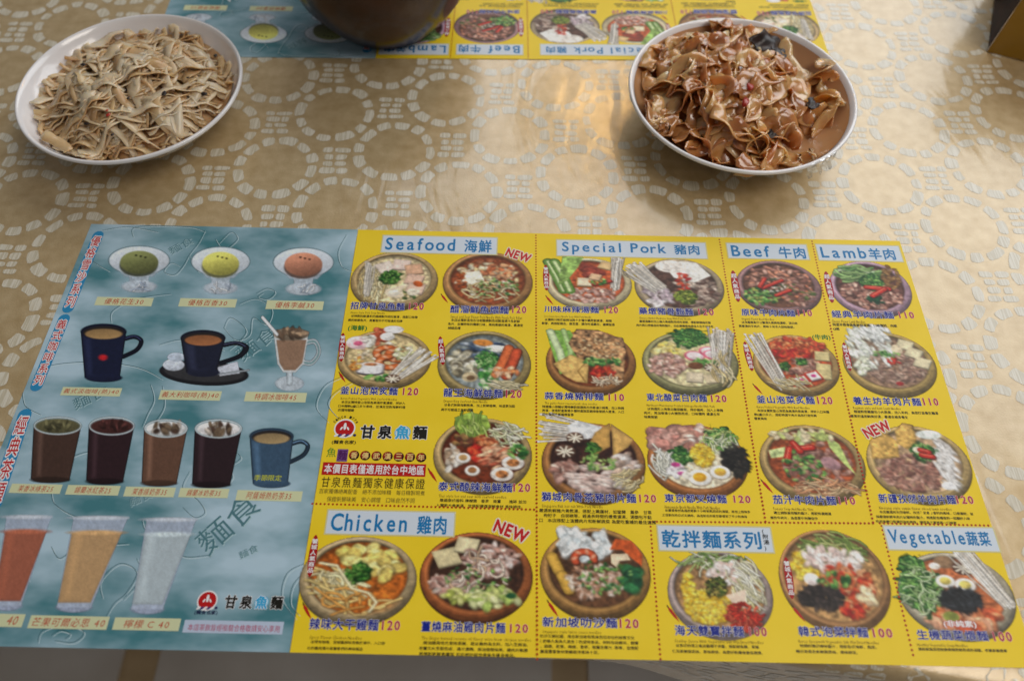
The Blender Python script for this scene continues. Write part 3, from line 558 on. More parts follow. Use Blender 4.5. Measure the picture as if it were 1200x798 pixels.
def d_v1(p):
    p.bowl((170, 160, 136), (206, 110, 60)); p.CH(.05, .55, .65, .22, 20, .18, ((222, 90, 50), (236, 140, 90), (240, 170, 130)), .6); p.E(-.2, .5, .14, .12, (140, 150, 60)); p.E(-.05, -.75, .2, .15, (150, 116, 84)); star_mush(p, .25, -.62, .2); p.E(-.25, -.65, .1, .08, (240, 232, 220))
    p.HB(-.6, -.1, .42, GREENS, ry=.55); p.HB(-.65, -.65, .25, GREENS); p.ST(-.6, -.1, .4, .5, 40, .3, .014, ((170, 210, 130), (210, 230, 180)), 0, 3); enoki(p, .3, -1.0, .85, .2, 40, .34); egg(p, -.13, -.3, .17, (222, 200, 90)); egg(p, .2, -.22, .18, (226, 206, 100)); p.CH(.05, .12, .36, .24, 110, .09, ((30, 34, 38), (50, 54, 60), (20, 22, 26)), .25)

# ------------------------------------------------------------------ dishes: name, price, boxes, small print
# (painter, bowl box, name, name box, price, price box, english, small print lines, badge, chili, extra)
DISH = [
 (d_s1, (411, 294, 513, 363), '招牌甘泉魚麵', (411, 354, 474, 363.5), '120', (479.5, 355, 496.5, 363), 'House Style Fish Soup Noodle', 365.5, ['　以特製的鮮濃羊奶鍋燒製作成的高湯，搭配口味精', '緻的鮮嫩魚片，是饕客所不可錯過的招牌'], 0, 0),
 (d_s2, (519, 294, 624, 366), '醋溜鮮魚煨麵', (528, 358, 596, 368), '120', (600.5, 359, 616.5, 367), 'Sweet and Sour Flavor Fish Noodle With Fresh Fish Fillet', 370, ['　本店以獨家溫泡古法老醋調製而成酸溜湯汁及新鮮', '魚片，並輔特有的獨家口味，再炖煮嫩的高湯，最適宜', '細細品嚐'], 0, 1),
 (d_s3, (396, 385, 505, 455), '釜山泡菜炙麵', (399.3, 453, 466, 463), '120', (472.5, 454.5, 490, 463), 'Korea Pickled Vegetable With Seafood Noodles', 466, ['　本店以獨特釜山泡菜為高湯炸煮濃郁，拌炒入', '口米麵軟Q爽口多汁風味，並滿足您對海鮮料理', '的獨特體驗'], 1, 1),
 (d_s4, (513, 386, 622, 466), '龍王海鮮蚌麵', (520, 455, 589, 466), '120', (593, 457, 611, 466), 'Dragon King Seafood Clam Noodle', 469, ['　以各式新鮮海鮮熬煮，加上新鮮蛤蜊，味道更加甜', '美不可錯過之海鮮盛饌'], 2, 0),
 (d_s5, (508, 488, 623, 577), '泰式酸辣海鮮麵', (514, 564.5, 600, 576.5), '120', (602, 566.5, 621, 576), 'Thai style hot and sour with seafood noodles', 580, ['　嚴選泰式香料 檸檬葉　香茅　南薑　　搗碎 並加', '入獨家大骨高湯，並搭配嚴選海鮮食材 風味絕佳。'], 0, 1),
 (d_c1, (351, 626, 488, 731), '辣味大干雞麵', (363, 724, 443.5, 738.5), '120', (448, 727, 468.5, 738), 'Spicy Flavor Chicken Noodles', 745, ['　以特有咖哩，苦椒醬調味再集於湯中，入口即', '化的雞肉薄片是饕客們的美味極品'], 1, 1),
 (d_c2, (492, 621, 624, 728), '薑燒麻油雞肉片麵', (494, 727.5, 592, 741.5), '120', (598, 731, 618.5, 741), 'The Ginger burned sesame oil flavor wine brew chicken noodles', 746, ['　麻油雞是地方風味菜餚，是以雞肉為主料，加入芝麻油、', '老薑文火烹製而成，湯汁濃稠、麻油香醇味美、雞肉片軟嫩', '再搭配新鮮高麗菜 如此絕妙組合是秋冬暖身極品。'], 0, 0),
 (d_p1, (640, 301, 740, 362), '川味麻辣湯麵', (638, 358.5, 701.5, 367), '120', (708.5, 359.5, 724, 367), 'Szechwan Spicy Noodle Soup With Pork Noodle', 370, ['　以獨特川味花椒辣油與十多種中藥熬製高湯，麻辣', '鮮香，再搭配豬血，嫩豆腐，讓你吃過難忘，齒頰留香'], 1, 1),
 (d_p2, (744, 302, 848, 369), '藥燉豬骨麭麵', (749, 360.5, 812, 369.5), '120', (818.5, 362, 836, 369.5), 'Chinese Herbal Medicine Soup With Pork Noodle', 372, ['　嚴選漢藥材加上豬大骨細熬而成的湯頭，搭配鮮嫩梅花豬', '肉片與口感極佳的寬粉麵片，如此藥膳風味絕佳人生不可不吃'], 0, 0),
 (d_p3, (640, 385, 745, 462), '蒜香燒豬排麵', (638.5, 459.5, 707, 469), '110', (713.5, 461.5, 731, 469.5), 'The garlic flavor roasted pork chop noodles', 471.5, ['特選豬小排輔以獨特醃製蒜頭與天然香滷汁燒煮，加上特調', '高湯，並搭配爽脆等多種特選蔬菜鋪排香郁誘人嫩滑，入口', '即化香而不膩齒頰留香'], 0, 0),
 (d_p4, (753, 387, 865, 462), '東北酸菜白肉麵', (758, 461, 828, 471), '120', (833.5, 463, 851, 471), 'Northeast Manchurian Pickled Cabbage Noodle With Pork', 474, ['　以特選的上海東北酸菜酸菜，拌炒豬肉，加入上等豬', '肉片，再加骨湯小火慢熬而成，口味獨特 濃濃古早', '味樂無窮'], 0, 0),
 (d_p5, (635, 494, 756, 589), '獅城肉骨茶豬肉片麵', (635, 576.5, 745, 589), '120', (749.5, 579.5, 768.5, 588.5), 'Singapore Bak kut teh With Pork Noodle', 591.5, ['嚴選新鮮豬大骨熬湯，搭配上藥膳材，如當歸　黨參　甘草', '　枸杞子　白胡椒等，經過長時間的燉煮濃湯，湯頭包不黏', '口　本店搭配上溫體肉片和新鮮蔬菜 為愛吃重補的最佳選擇'], 0, 0),
 (d_p6, (759, 496, 876, 583), '東京都叉燒麵', (779, 578.5, 851, 589.5), '120', (860, 580.5, 879, 589), 'Homemade Broth Noodle With Pork Noodles', 592.5, ['　以嚴選食材為湯底熬製十小時焦熬而成的湯頭，再加上特殊手', '工混製作的日式叉燒肉，為這知名的東京都增添了不少的美味'], 0, 0),
 (d_p7, (633, 616, 762, 725), '新加坡叻沙麵', (636, 722.5, 723, 735.5), '120', (726.5, 725, 748, 735.5), 'Singapore style laksa sauce noodles', 738.5, ['叻沙又稱拉薩，是在新加坡和馬來西亞存在的娘惹文化', '（即華人馬來人混合）的道地食品。材料包括蝦米、蝦膏', '、蒜頭、乾蔥、辣椒、香茅、南薑及椰汁…等等，並搭配', '嚴選豐富食材更顯南洋風味十足。'], 0, 1),
 (d_d1, (783, 643, 905, 747), '海天雙寶拌麵', (791, 732, 871, 745.5), '100', (878, 734.5, 898, 745), 'Scallop Sauce With Vegetable Silk Mix Dried Noodles', 749.5, ['　以泰式料理之極品醬獨干貝醬，搭配鱿魚雜、草鮭', '仁及新鮮蔬菜絲，風味絕佳，為愛好乾麵者最佳選擇。'], 0, 1),
 (d_d2, (914, 619, 1042, 740), '韓式泡菜拌麵', (936, 733.5, 1016.5, 746.5), '100', (1023, 736, 1045, 746.5), 'Korea Spicywith Vegetable Silk Mix Dried Noodles', 750, ['　特調的韓式辣味醬汁，搭配各式海鮮、蔬菜、', '韓式泡菜及新鮮蔬菜絲，風味絕佳。'], 1, 1),
 (d_b1, (863, 304, 962, 368), '原味牛肉片麵', (869, 362, 931, 371), '110', (935, 363, 951, 370.5), 'Original Flavor Beef Noodles', 373, ['　以泡著無負什公釐湯久燉美味濃郁，頂尖肉', '質嫩滑的牛肉片，風味十足令人回味無窮。'], 2, 0),
 (d_b2, (883, 391, 983, 463), '釜山泡菜炙麵', (887, 463.5, 954, 473.5), '120', (958, 465, 975, 473.5), 'Korea Pickled Vegetable With Beef Noodles', 476, ['　本店以獨家釜山泡菜為高湯炸熬高湯，拌炒入口米麵', '軟Q爽口多汁，搭配特選牛肉片為您打造完美', '饗宴美味'], 1, 1),
 (d_b3, (891, 496, 1013, 589), '茄汁牛肉片麵', (906, 580, 979, 591.5), '110', (983, 582, 1001.5, 591), 'Tomato Soup And Noodle Thin', 595, ['　獨立調製番茄醬料醬汁，搭配特選精選', '嫩的牛肉片，為喜愛牛肉麵佳作'], 0, 1),
 (d_l1, (973, 305, 1067, 371), '經典羊肉片麵', (975, 364, 1046.5, 373.5), '110', (1053.5, 365.5, 1070.5, 373), 'Classic Flavor Lamb Noodles', 375.5, ['　特選羊頭骨燉煮鮮甜湯頭，口味獨特，肉嫩', '，Q嫩'], 2, 0),
 (d_l2, (989, 388, 1096, 464), '養生坊羊肉片麵', (1000, 465, 1078.5, 475.5), '110', (1082, 466.5, 1099, 475), 'Regimen style and herb Lamb Noodles', 477, ['　精選野菜藥膳包小火熬煮，加入羊肉，為您打造養生麵湯', '暖胃的溫和鮮美好湯，最適合補身養生'], 1, 0),
 (d_l3, (1017, 497, 1137, 589), '新疆孜然羊肉片麵', (1030, 578.5, 1119, 590.5), '120', (1121, 581, 1140, 590), 'Xinjiang style cumin flavor sliced lamb noodles', 594, ['　本店嚴選的天然香料，孜然「安息」香料的風味，口感獨特，並', '採嚴選新鮮羊肉片以獨特的醬汁、再搭配各種香料一起翻炒入味', '吃起來嫩口香濃四溢的美味。讓您為之著迷再一口接著'], 0, 0),
 (d_v1, (1054, 645, 1188, 748), '生機蔬菜煨麵', (1075, 737.5, 1157, 750.5), '100', (1164, 740, 1185, 751), 'Healthy Vegetable Soup Noodles', 754, ['　選新鮮蔬菜搭配蔬果精熬製而成的湯麵，老饕素養選擇'], 0, 0),
]
for (fn, bb, nm, nb, pr, pb, en, ey, lines, badge, chili) in DISH:
    x0, y0, x1, y1 = bb; u0, v0, u1, v1 = lbox(x0, y0, x1, y1 + .018 * (x1 - x0)); p = Pic(118, 118)
    fn(p); p.build('dish_picture', ypage, (u0 + u1) / 2, (v0 + v1) / 2, (u1 - u0) / 2, (v1 - v0) / 2)
    text('dish_name', nm, lbox(*nb), BLUE, ypage, bold=.022, out=.042, ocol=WHITE, track=.06)
    text('price', pr, lbox(*pb), RED, ypage, bold=.016, out=.042, ocol=rgb(236, 196, 190), track=.05)
    hgt = (nb[3] - nb[1]) * .30; L0 = nb[0]; wd = min(len(en) * hgt * .50, (pb[2] - nb[0]) * 1.06)
    text('dish_note', en, lbox(L0, ey - hgt * .2, L0 + wd, ey + hgt * 1.0 + .018 * wd), rgb(110, 80, 20), ypage, bold=0., res=1)
    fs = (pb[2] - nb[0] + 3) / max(25, max(len(l) for l in lines)); fs = max(fs, 3.0)
    if nm.startswith('生機'): fs = 4.3
    gap = (nb[3] - nb[1]) * .46 if len(lines) > 2 else (nb[3] - nb[1]) * .50
    gap = max(gap, fs * 1.05); yl = ey + hgt * .9 + fs * .5 + .6
    for l in lines:
        ind = fs if l[0] == '　' else 0; l = l.strip('　'); w_ = len(l) * fs
        text('dish_note', l, lbox(L0 - 3 + ind, yl - fs * .44, L0 - 3 + ind + w_, yl + fs * .44 + .018 * w_), BLACK, ypage, bold=.012, res=1, z=.0001); yl += gap

# red oval badges, chili marks
for (x0, y0, x1, y1, s_) in ((402, 392, 400, 422, '饕城人氣商品'), (516, 396, 519, 426, '超人氣商品'), (370, 629, 363, 673, '饕城人氣商品'), (639.5, 312, 640.5, 339, '饕城人氣商品'),
                             (859, 319, 865, 352, '超人氣商品'), (968, 320, 975, 353, '超人氣商品'), (873, 402, 881, 433, '饕城人氣商品'), (989, 403, 996, 433, '饕城人氣商品'), (921, 655, 928, 699, '饕城人氣商品')):
    ua, va = loc(x0, y0); ub, vb = loc(x1, y1); rl = math.hypot(ub - ua, vb - va) / 2; an = math.atan2(vb - va, ub - ua); cu, cv = (ua + ub) / 2, (va + vb) / 2; k = .165
    bd = flat('badge', [(oval(cu, cv, rl * 1.12, rl * k * 1.35, 28, an), MAROON)], ypage, z=.00009)
    text('badge_text', s_, (cu - rl * k, cv - rl * .92, cu + rl * k, cv + rl * .92), WHITE, ypage, z=.00013, bold=.02, rot=-(an - math.pi / 2), vert=True)
for (x, y) in ((521, 350), (401, 442), (507, 557), (360, 716), (644, 352), (648, 713), (789, 719), (936, 719), (888, 456), (899, 570)):
    cu, cv = loc(x, y); a = .95; s_ = .0038 * (1 if y < 480 else 1.15)
    q = lambda k, w: (cu + math.cos(a) * s_ * k - math.sin(a) * w * s_, cv + math.sin(a) * s_ * k + math.cos(a) * w * s_)
    flat('chili_mark', [([q(-1.3, 0), q(-.6, .22), q(.3, .2), q(1.3, 0), q(.4, -.16), q(-.5, -.2)], PRED), ([q(-1.5, -.06), q(-1.1, .12), q(-.9, -.1)], rgb(60, 40, 10))], ypage, z=.0001)

# heading panels
for (bx, s_, tb_) in (((448, 276.5, 582, 298), 'Seafood 海鮮', (452, 279, 576, 296)), ((653, 281.7, 827, 302.8), 'Special Pork 豬肉', (659, 284, 819, 301)), ((853, 285.5, 946, 304), 'Beef 牛肉', (857.5, 288, 943, 303)),
                      ((958.5, 287, 1055, 306.5), 'Lamb羊肉', (962.5, 290, 1048, 304.5)), ((383, 598, 532, 627.5), 'Chicken 雞肉', (388, 601.5, 523, 625.5)), ((772, 616, 904, 646.5), '乾拌麵系列', (776, 621, 891, 643)), ((1039, 616.5, 1167, 645.5), 'Vegetable蔬菜', (1042.5, 620.5, 1160, 643))):
    u0, v0, u1, v1 = lbox(*bx); e = .0009
    hp = flat('heading_panel', [(rect(u0 - e, v0 - e, u1 + e, v1 + e), rgb(214, 206, 150)), (rect(u0, v0, u1, v1), rgb(214, 224, 236))], ypage, z=.00009)
    text('heading', s_, lbox(*tb_), CYAN, ypage, z=.00013, bold=.022, track=.06, res=3, ls=1.28)
text('heading_note', '(附湯)', (lambda b: b)(lbox(894, 619, 901, 645)), BLACK, ypage, z=.00014, vert=True, bold=.02)
text('heading_note', '(海鮮)', lbox(408, 381, 430, 388.5), GREEN, ypage, z=.0001, bold=.02); text('heading_note', '(牛肉)', lbox(952, 392, 973, 399), GREEN, ypage, z=.0001, bold=.02)
text('heading_note', '(非純素)', lbox(1106, 726.5, 1143.5, 736), WHITE, ypage, z=.00011, bold=.02, out=.07, ocol=rgb(206, 110, 100))
for (bx, rt) in (((593, 292, 622, 307), -.34), ((579, 611, 619, 634), -.36), ((1011, 494, 1044, 512), .38)):
    x0, y0, x1, y1 = bx; u0, v0, u1, v1 = lbox(x0, y0, x1, y1); cv = (v0 + v1) / 2; h = (v1 - v0) * .62 / 2
    text('new_flash', 'NEW', (u0, cv - h, u1, cv + h), rgb(196, 30, 34), ypage, z=.00014, bold=.035, out=.11, ocol=rgb(236, 226, 206), rot=rt, track=.12)

# dotted dividers
def dots(name, a, b, step, r, ends=True):
    (ua, va), (ub, vb) = loc(*a), loc(*b); L_ = math.hypot(ub - ua, vb - va); n = int(L_ / step)
    flat(name, [(oval(ua + (ub - ua) * i / n, va + (vb - va) * i / n, r, r, 8), DOT) for i in range(n + 1)], ypage, z=.00003 - .0)
for a, b in (((628, 276), (629.5, 772)), ((843, 281), (897, 611)), ((951.5, 283), (1023, 612)), ((1033, 616), (1070, 767)), ((762, 612), (774, 772)), ((366, 590), (626, 597)), ((765, 611), (1023, 613)), ((1031, 613), (1158, 615.5))):
    dots('dotted_line', a, b, .0026, .00072)

# house mark and slogans
def house_mark(par, cx, cy, r, since=True):
    u, v = loc(cx, cy); r = loc(cx + r, cy)[0] - u
    P_ = [(oval(u, v, r * 1.14, r * 1.1), WHITE), (oval(u, v, r, r * .95), rgb(190, 28, 30)), (oval(u, v - r * .25, r * .16, r * .42, 14), WHITE), (oval(u - r * .35, v, r * .1, r * .22, 10, .5), WHITE), (oval(u + r * .35, v, r * .1, r * .22, 10, -.5), WHITE)]
    for k in range(5): P_.append((oval(u - r * .8 + k * r * .38, v + r * .8, r * .26, r * .12, 12, -.6), WHITE if k % 2 == 0 else rgb(60, 60, 120)))
    P_.append((oval(u + r * 1.15, v + r * .75, r * .18, r * .16, 10), rgb(40, 40, 90)))
    flat('house_mark', P_, par, z=.0001)
    if since:
        s_ = 'Since 1778'
        for i, ch in enumerate(s_):
            if ch == ' ': continue
            t = -1.0 + 2.0 * i / 9; text('mark_text', ch, (u + r * 1.42 * math.sin(t) - r * .1, v - r * 1.38 * math.cos(t) - r * .14, u + r * 1.42 * math.sin(t) + r * .1, v - r * 1.38 * math.cos(t) + r * .14), BLACK, par, rot=-t, res=1, z=.0001)
house_mark(ypage, 404, 502, 11); house_mark(cpage, 243, 703.5, 10.5, False)
text('mark_text', '(麵食名家)', lbox(389, 515.5, 417, 521), BLACK, ypage, bold=.02); text('mark_text', '(麵食名家)', lbox(228, 714.5, 255, 720.5), rgb(20, 20, 70), cpage, bold=.02)
def brand(par, x0, x1, y, h):
    w_ = (x1 - x0) / 4
    for i, ch in enumerate('甘泉魚麵'):
        a = x0 + i * w_ * 1.04; c, o_ = (rgb(60, 170, 220), rgb(30, 80, 150)) if i == 2 else (BLACK, WHITE)
        bx = lbox(a, y - h / 2 + i * .3, a + w_ * .78, y + h / 2 + i * .3)
        if i == 2: u0, v0, u1, v1 = bx; flat('house_name_backing', [(oval((u0 + u1) / 2, (v0 + v1) / 2, (u1 - u0) * .62, (v1 - v0) * .52, 20, -.2), rgb(90, 180, 225)), (oval((u0 + u1) / 2, (v0 + v1) / 2, (u1 - u0) * .56, (v1 - v0) * .45, 20, -.2), rgb(190, 225, 240))], par, z=.00009)
        text('house_name', ch, bx, c, par, bold=.035, out=.07, ocol=o_ if i != 2 else WHITE, z=.00013)
brand(ypage, 423, 502, 506, 15); brand(cpage, 264, 333, 705, 15)
text('house_name', '魚', lbox(383, 524.5, 394, 535.5), rgb(60, 140, 50), ypage, bold=.0); u0, v0, u1, v1 = lbox(395, 526, 407.5, 541); flat('house_name_backing', [(rect(u0, v0, u1, v1), rgb(120, 80, 140))], ypage, z=.00007)
text('house_name', '麵', lbox(396, 527.5, 406.5, 539), rgb(80, 30, 90), ypage, bold=.02)
for i, ch in enumerate('香傳武漢三百年'):
    cu, cv = loc(415 + i * 13.1, 533.3 + i * .45); r = .0034; flat('slogan_button', [(oval(cu, cv, r, r * .98), rgb(40, 12, 10)), (oval(cu - r * .15, cv - r * .15, r * .8, r * .8), rgb(150, 26, 20))], ypage, z=.00006)
    text('slogan', ch, (cu - r * .62, cv - r * .62, cu + r * .62, cv + r * .62), rgb(236, 206, 130), ypage, bold=.02)
u0, v0, u1, v1 = lbox(377.5, 541.5, 499, 558.5); flat('notice_banner', [(rect(u0, v0, u1, v1), rgb(186, 26, 26))], ypage, z=.00006)
text('notice_text', '本價目表僅適用於台中地區', lbox(380, 543.5, 497, 556.5), WHITE, ypage, bold=.015, track=.05)
text('slogan', '甘泉魚麵獨家健康保證', lbox(376.5, 558.5, 498, 573), rgb(50, 46, 16), ypage, bold=.004, track=.1)
text('dish_note', '百家獨傳絕美配香　絕不添加味精　每日精製現煮', lbox(374, 572.5, 498, 580.5), rgb(110, 96, 40), ypage, bold=.0, res=1); text('dish_note', '保證新鮮味美　安心調理　口味自然不同', lbox(383, 581.5, 486, 589.5), rgb(110, 96, 40), ypage, bold=.0, res=1)

# ------------------------------------------------------------------ drinks page
EN = [(38, 82, 90), (206, 226, 232)]
def ribbon(name, pts, w, z):
    """printed engraving stroke (dark) with its pale double"""
    V = []; F = []; mi = []
    for k, (du, dv) in enumerate(((0, 0), (.0011, .0009))):
        q = [Vector((u + du, -(v + dv))) for u, v in pts]; b = len(V)
        for i, c in enumerate(q):
            t = (q[min(i + 1, len(q) - 1)] - q[max(i - 1, 0)]).normalized(); n = Vector((-t.y, t.x)) * (w * (.6 + .4 * math.sin(math.pi * i / (len(q) - 1)))) / 2
            for s_ in (-1, 1): V.append((c.x + n.x * s_, c.y + n.y * s_, ZP + z + (1 - k) * .000006))
        for i in range(len(q) - 1): F.append((b + 2 * i, b + 2 * i + 1, b + 2 * i + 3, b + 2 * i + 2)); mi.append(k)
    me = mesh(name, V, F); me.polygons.foreach_set('material_index', mi)
    return link(name, me, cpage, [ink(rgb(*EN[0])), ink(rgb(*EN[1]))])
def smooth(pts, n=6):
    out = []
    for i in range(len(pts) - 1):
        p0, p1, p2, p3 = pts[max(i - 1, 0)], pts[i], pts[i + 1], pts[min(i + 2, len(pts) - 1)]
        for k in range(n):
            t = k / n; out.append(tuple(.5 * ((2 * p1[j]) + (-p0[j] + p2[j]) * t + (2 * p0[j] - 5 * p1[j] + 4 * p2[j] - p3[j]) * t * t + (-p0[j] + 3 * p1[j] - 3 * p2[j] + p3[j]) * t ** 3) for j in (0, 1)))
    return out + [pts[-1]]
SW = [[(112, 275), (104, 290), (108, 305), (128, 318)], [(120, 270), (150, 266), (185, 272)], [(156, 278), (160, 266), (220, 266), (240, 272)], [(240, 270), (232, 285), (222, 298), (214, 312), (204, 322), (192, 318), (200, 308), (210, 312)], [(256, 285), (270, 272), (278, 280), (262, 292), (252, 280)],
      [(222, 300), (232, 318), (248, 312), (236, 296), (226, 306)], [(406, 275), (396, 295), (400, 312), (412, 318)], [(130, 378), (132, 364), (160, 350), (200, 344)], [(280, 356), (300, 350), (318, 362), (312, 380), (296, 372), (292, 392), (276, 398), (262, 384)], [(262, 384), (270, 372), (288, 386), (280, 400), (268, 410)],
      [(40, 440), (60, 428), (110, 424), (160, 430), (190, 444)], [(262, 410), (240, 400), (210, 398), (186, 404)], [(300, 344), (312, 338), (322, 342), (314, 350), (302, 348), (308, 343)], [(26, 460), (30, 476), (48, 486)], [(176, 450), (180, 468), (172, 486), (166, 500)], [(190, 452), (192, 476), (180, 496)],
      [(404, 440), (380, 452), (370, 476), (384, 494)], [(412, 448), (392, 460), (384, 474), (396, 490)], [(72, 556), (80, 538), (110, 528), (150, 532)], [(60, 570), (64, 590), (92, 606), (130, 608)], [(222, 552), (214, 572), (232, 586), (240, 600), (228, 606), (214, 594)], [(268, 548), (272, 560), (256, 570), (240, 564)],
      [(274, 528), (282, 536), (272, 544)], [(120, 700), (118, 680), (140, 660), (160, 670), (148, 694), (134, 706), (124, 722)], [(160, 654), (166, 676), (144, 702)], [(44, 752), (50, 738), (78, 732), (98, 740), (86, 752), (64, 750)], [(60, 744), (70, 738), (82, 742), (76, 748)], [(356, 660), (336, 672), (330, 700), (346, 724)],
      [(362, 666), (344, 684), (340, 706), (350, 720)], [(166, 608), (170, 620), (184, 624)], [(200, 640), (216, 652), (246, 650)], [(36, 640), (30, 660), (34, 680)], [(60, 640), (70, 654), (88, 640)], [(100, 656), (120, 640), (150, 636)]]
for s_ in SW:
    ribbon('engraved_line', smooth([loc(*q) for q in s_], 6), .0004, .00002)
for (x0, y0, x1, y1, rt) in ((236, 592, 300, 632, .85), (280, 384, 322, 420, .8), (200, 276, 224, 300, .7), (84, 640, 120, 706, .8), (154, 566, 176, 600, .5), (90, 452, 122, 478, .6), (282, 640, 300, 652, .5)):
    u0, v0, u1, v1 = lbox(x0, y0, x1, y1); cu, cv = (u0 + u1) / 2, (v0 + v1) / 2; l = (u1 - u0) * .62
    text('engraved_text', '麵食', (cu - l + .0007, cv - l * .42 + .0006, cu + l + .0007, cv + l * .42 + .0006), rgb(170, 200, 208), cpage, z=.00002, bold=.0, rot=rt); text('engraved_text', '麵食', (cu - l, cv - l * .42, cu + l, cv + l * .42), rgb(84, 126, 136), cpage, z=.00003, bold=.0, rot=rt)

def drink(fn, x0, y0, x1, y1, **k):
    u0, v0, u1, v1 = lbox(x0, y0, x1, y1 + .018 * (x1 - x0)); n = int(max(40, (y1 - y0) * 1.35)); m = int(max(40, (x1 - x0) * 1.25)); p = Pic(n, m, 1.05, 1.05); p.N = [q * .35 for q in p.N]; fn(p, **k)
    p.build('drink_picture', cpage, (u0 + u1) / 2, (v0 + v1) / 2, (u1 - u0) / 2, (v1 - v0) / 2, z=.00005, box=(x0, y0, x1, y1))
def scoop(p, c):
    p.E(0, .74, .56, .24, (200, 212, 226), 0, .3, .1, 3, .8); p.G([(-.35, .1), (.35, .1), (.28, .75), (-.28, .75)], (190, 204, 220), .5, 2, .75); p.E(0, -.3, 1, .58, (120, 150, 160), 0, 0, 0, 1, .8); p.E(0, -.3, .97, .55, (206, 216, 228), 0, .2, .2, 1)
    p.G([(-.85, -.1), (.85, -.1), (.45, .35), (-.45, .35)], (190, 204, 220), .3, 3, .6); p.E(-.02, -.1, .62, .44, np.array(c) * .45, 0, .2, 0, 2, .8); p.E(0, -.22, .62, .46, c, 0, .25, .5); p.E(-.15, -.45, .25, .12, np.clip(np.array(c) * 1.25, 0, 255), 0, .1, 0, 4, .6)
    for x, y in ((-.1, -.5), (.2, -.42), (.05, -.46)): p.E(x, y, .04, .03, np.array(c) * .3)
    p.ST(0, .75, .4, .15, 8, .3, .02, ((236, 240, 246), (160, 176, 200)))
def sm(pts): return smooth(pts, 5)
def cup(p, body, liq, saucer=False, hx=.62, mark=None, slope=.12):
    if saucer:
        p.E(0, .5, 1.0, .42, (30, 30, 36), .1, .1, .2); p.E(0, .47, .9, .33, (56, 56, 60), .1); p.E(-.68, .22, .24, .2, (206, 216, 232), 0, .5); p.E(-.62, -.05, .2, .15, (190, 204, 224), 0, .5); p.G([(.3, .3), (.75, .1), (.8, .5), (.35, .6)], (200, 206, 222), .4); p.L([(.2, .55), (1.0, .4)], .03, (150, 160, 170))
        x0, x1, yt, yb, ry = -.52, .48, -.70, .48, .27
    else: x0, x1, yt, yb, ry = -.98, .42, -.72, .84, .26
    cx = (x0 + x1) / 2; hw = (x1 - x0) / 2; dk = np.array(body) * .6
    p.L(sm([(x1 - .05, yt + .25), (x1 + .25, yt + .18), (x1 + .46, yt + .32), (x1 + .32, yt + .62), (x1 - .1, yt + .85)]), .07, dk); p.L(sm([(x1 - .05, yt + .23), (x1 + .25, yt + .15), (x1 + .44, yt + .28)]), .02, np.clip(np.array(body) * 1.6 + 20, 0, 255))
    p.G([(x0, yt), (x1, yt), (x1 - slope - .08, yb), (x0 + slope, yb)], body, .2, sh=.4); p.E(cx + .01, yb, hw - slope - .02, ry * .55, body); p.G([(x0 + .1, yt + .2), (x0 + .3, yt + .25), (x0 + .35, yb - .1), (x0 + .22, yb - .1)], np.clip(np.array(body) * 1.5 + 14, 0, 255), .1, 6, .5)
    p.E(cx, yt, hw, ry, np.array(body) * .75, 0, .1); p.E(cx, yt + .03, hw * .9, ry * .82, (40, 34, 34)); p.E(cx, yt + .08, hw * .82, ry * .68, liq, 0, .15, -.2)
    if saucer: p.E(cx, yt, hw, ry, (220, 210, 200), 0, 0, 0, 1, .0)
    if mark: p.E(cx - .02, .15, .14, .1, mark, 0, .6, 0, 3)
def glassd(p, liq, top, foam=False):
    p.G([(-.87, -.75), (.97, -.75), (.50, .95), (-.98, .9)], liq, .2, sh=.4); p.E(-.24, .92, .73, .1, np.array(liq) * .7); p.G([(-.7, -.6), (-.5, -.55), (-.6, .8), (-.75, .8)], np.clip(np.array(liq) * 1.5 + 20, 0, 255), .1, 5, .5)
    p.E(.05, -.72, .92, .26, (150, 176, 186), 0, 0, 0, 1, .9); p.E(.05, -.71, .86, .22, top, 0, .5, .2)
    if foam:
        p.CH(.05, -.72, .6, .13, 9, .2, ((110, 90, 70), (170, 160, 150), (70, 50, 40)), .5)
    else: p.CH(.05, -.72, .6, .12, 8, .16, (np.array(top) * 1.3, np.array(top) * .7), .4)
    p.L([(.05 + .9 * math.cos(t), -.72 + .26 * math.sin(t)) for t in np.linspace(0, 6.28, 30)], .025, (200, 216, 224), 0, .8)
def tall(p, liq, rim=(176, 190, 214)):
    p.E(-.44, .9, .46, .1, (160, 172, 200), 0, .5, 0, 2, .9); p.G([(-.45, -.92), (1, -.92), (.02, .9), (-.9, .9)], rim, .25, 1.5, .8); p.G([(-.50, -.62), (.84, -.62), (.0, .80), (-.87, .80)], liq, .12, 1.5, .9, sh=.12); p.E(.17, -.62, .66, .05, np.clip(np.array(liq) * 1.1 + 14, 0, 255), 0, .4, 0, 2); p.E(.27, -.92, .72, .04, (206, 216, 230), 0, .3, 0, 2)
    p.G([(-.4, -.6), (-.2, -.6), (-.55, .7), (-.68, .7)], np.clip(np.array(liq) * 1.12 + 10, 0, 255), .05, 8, .5)
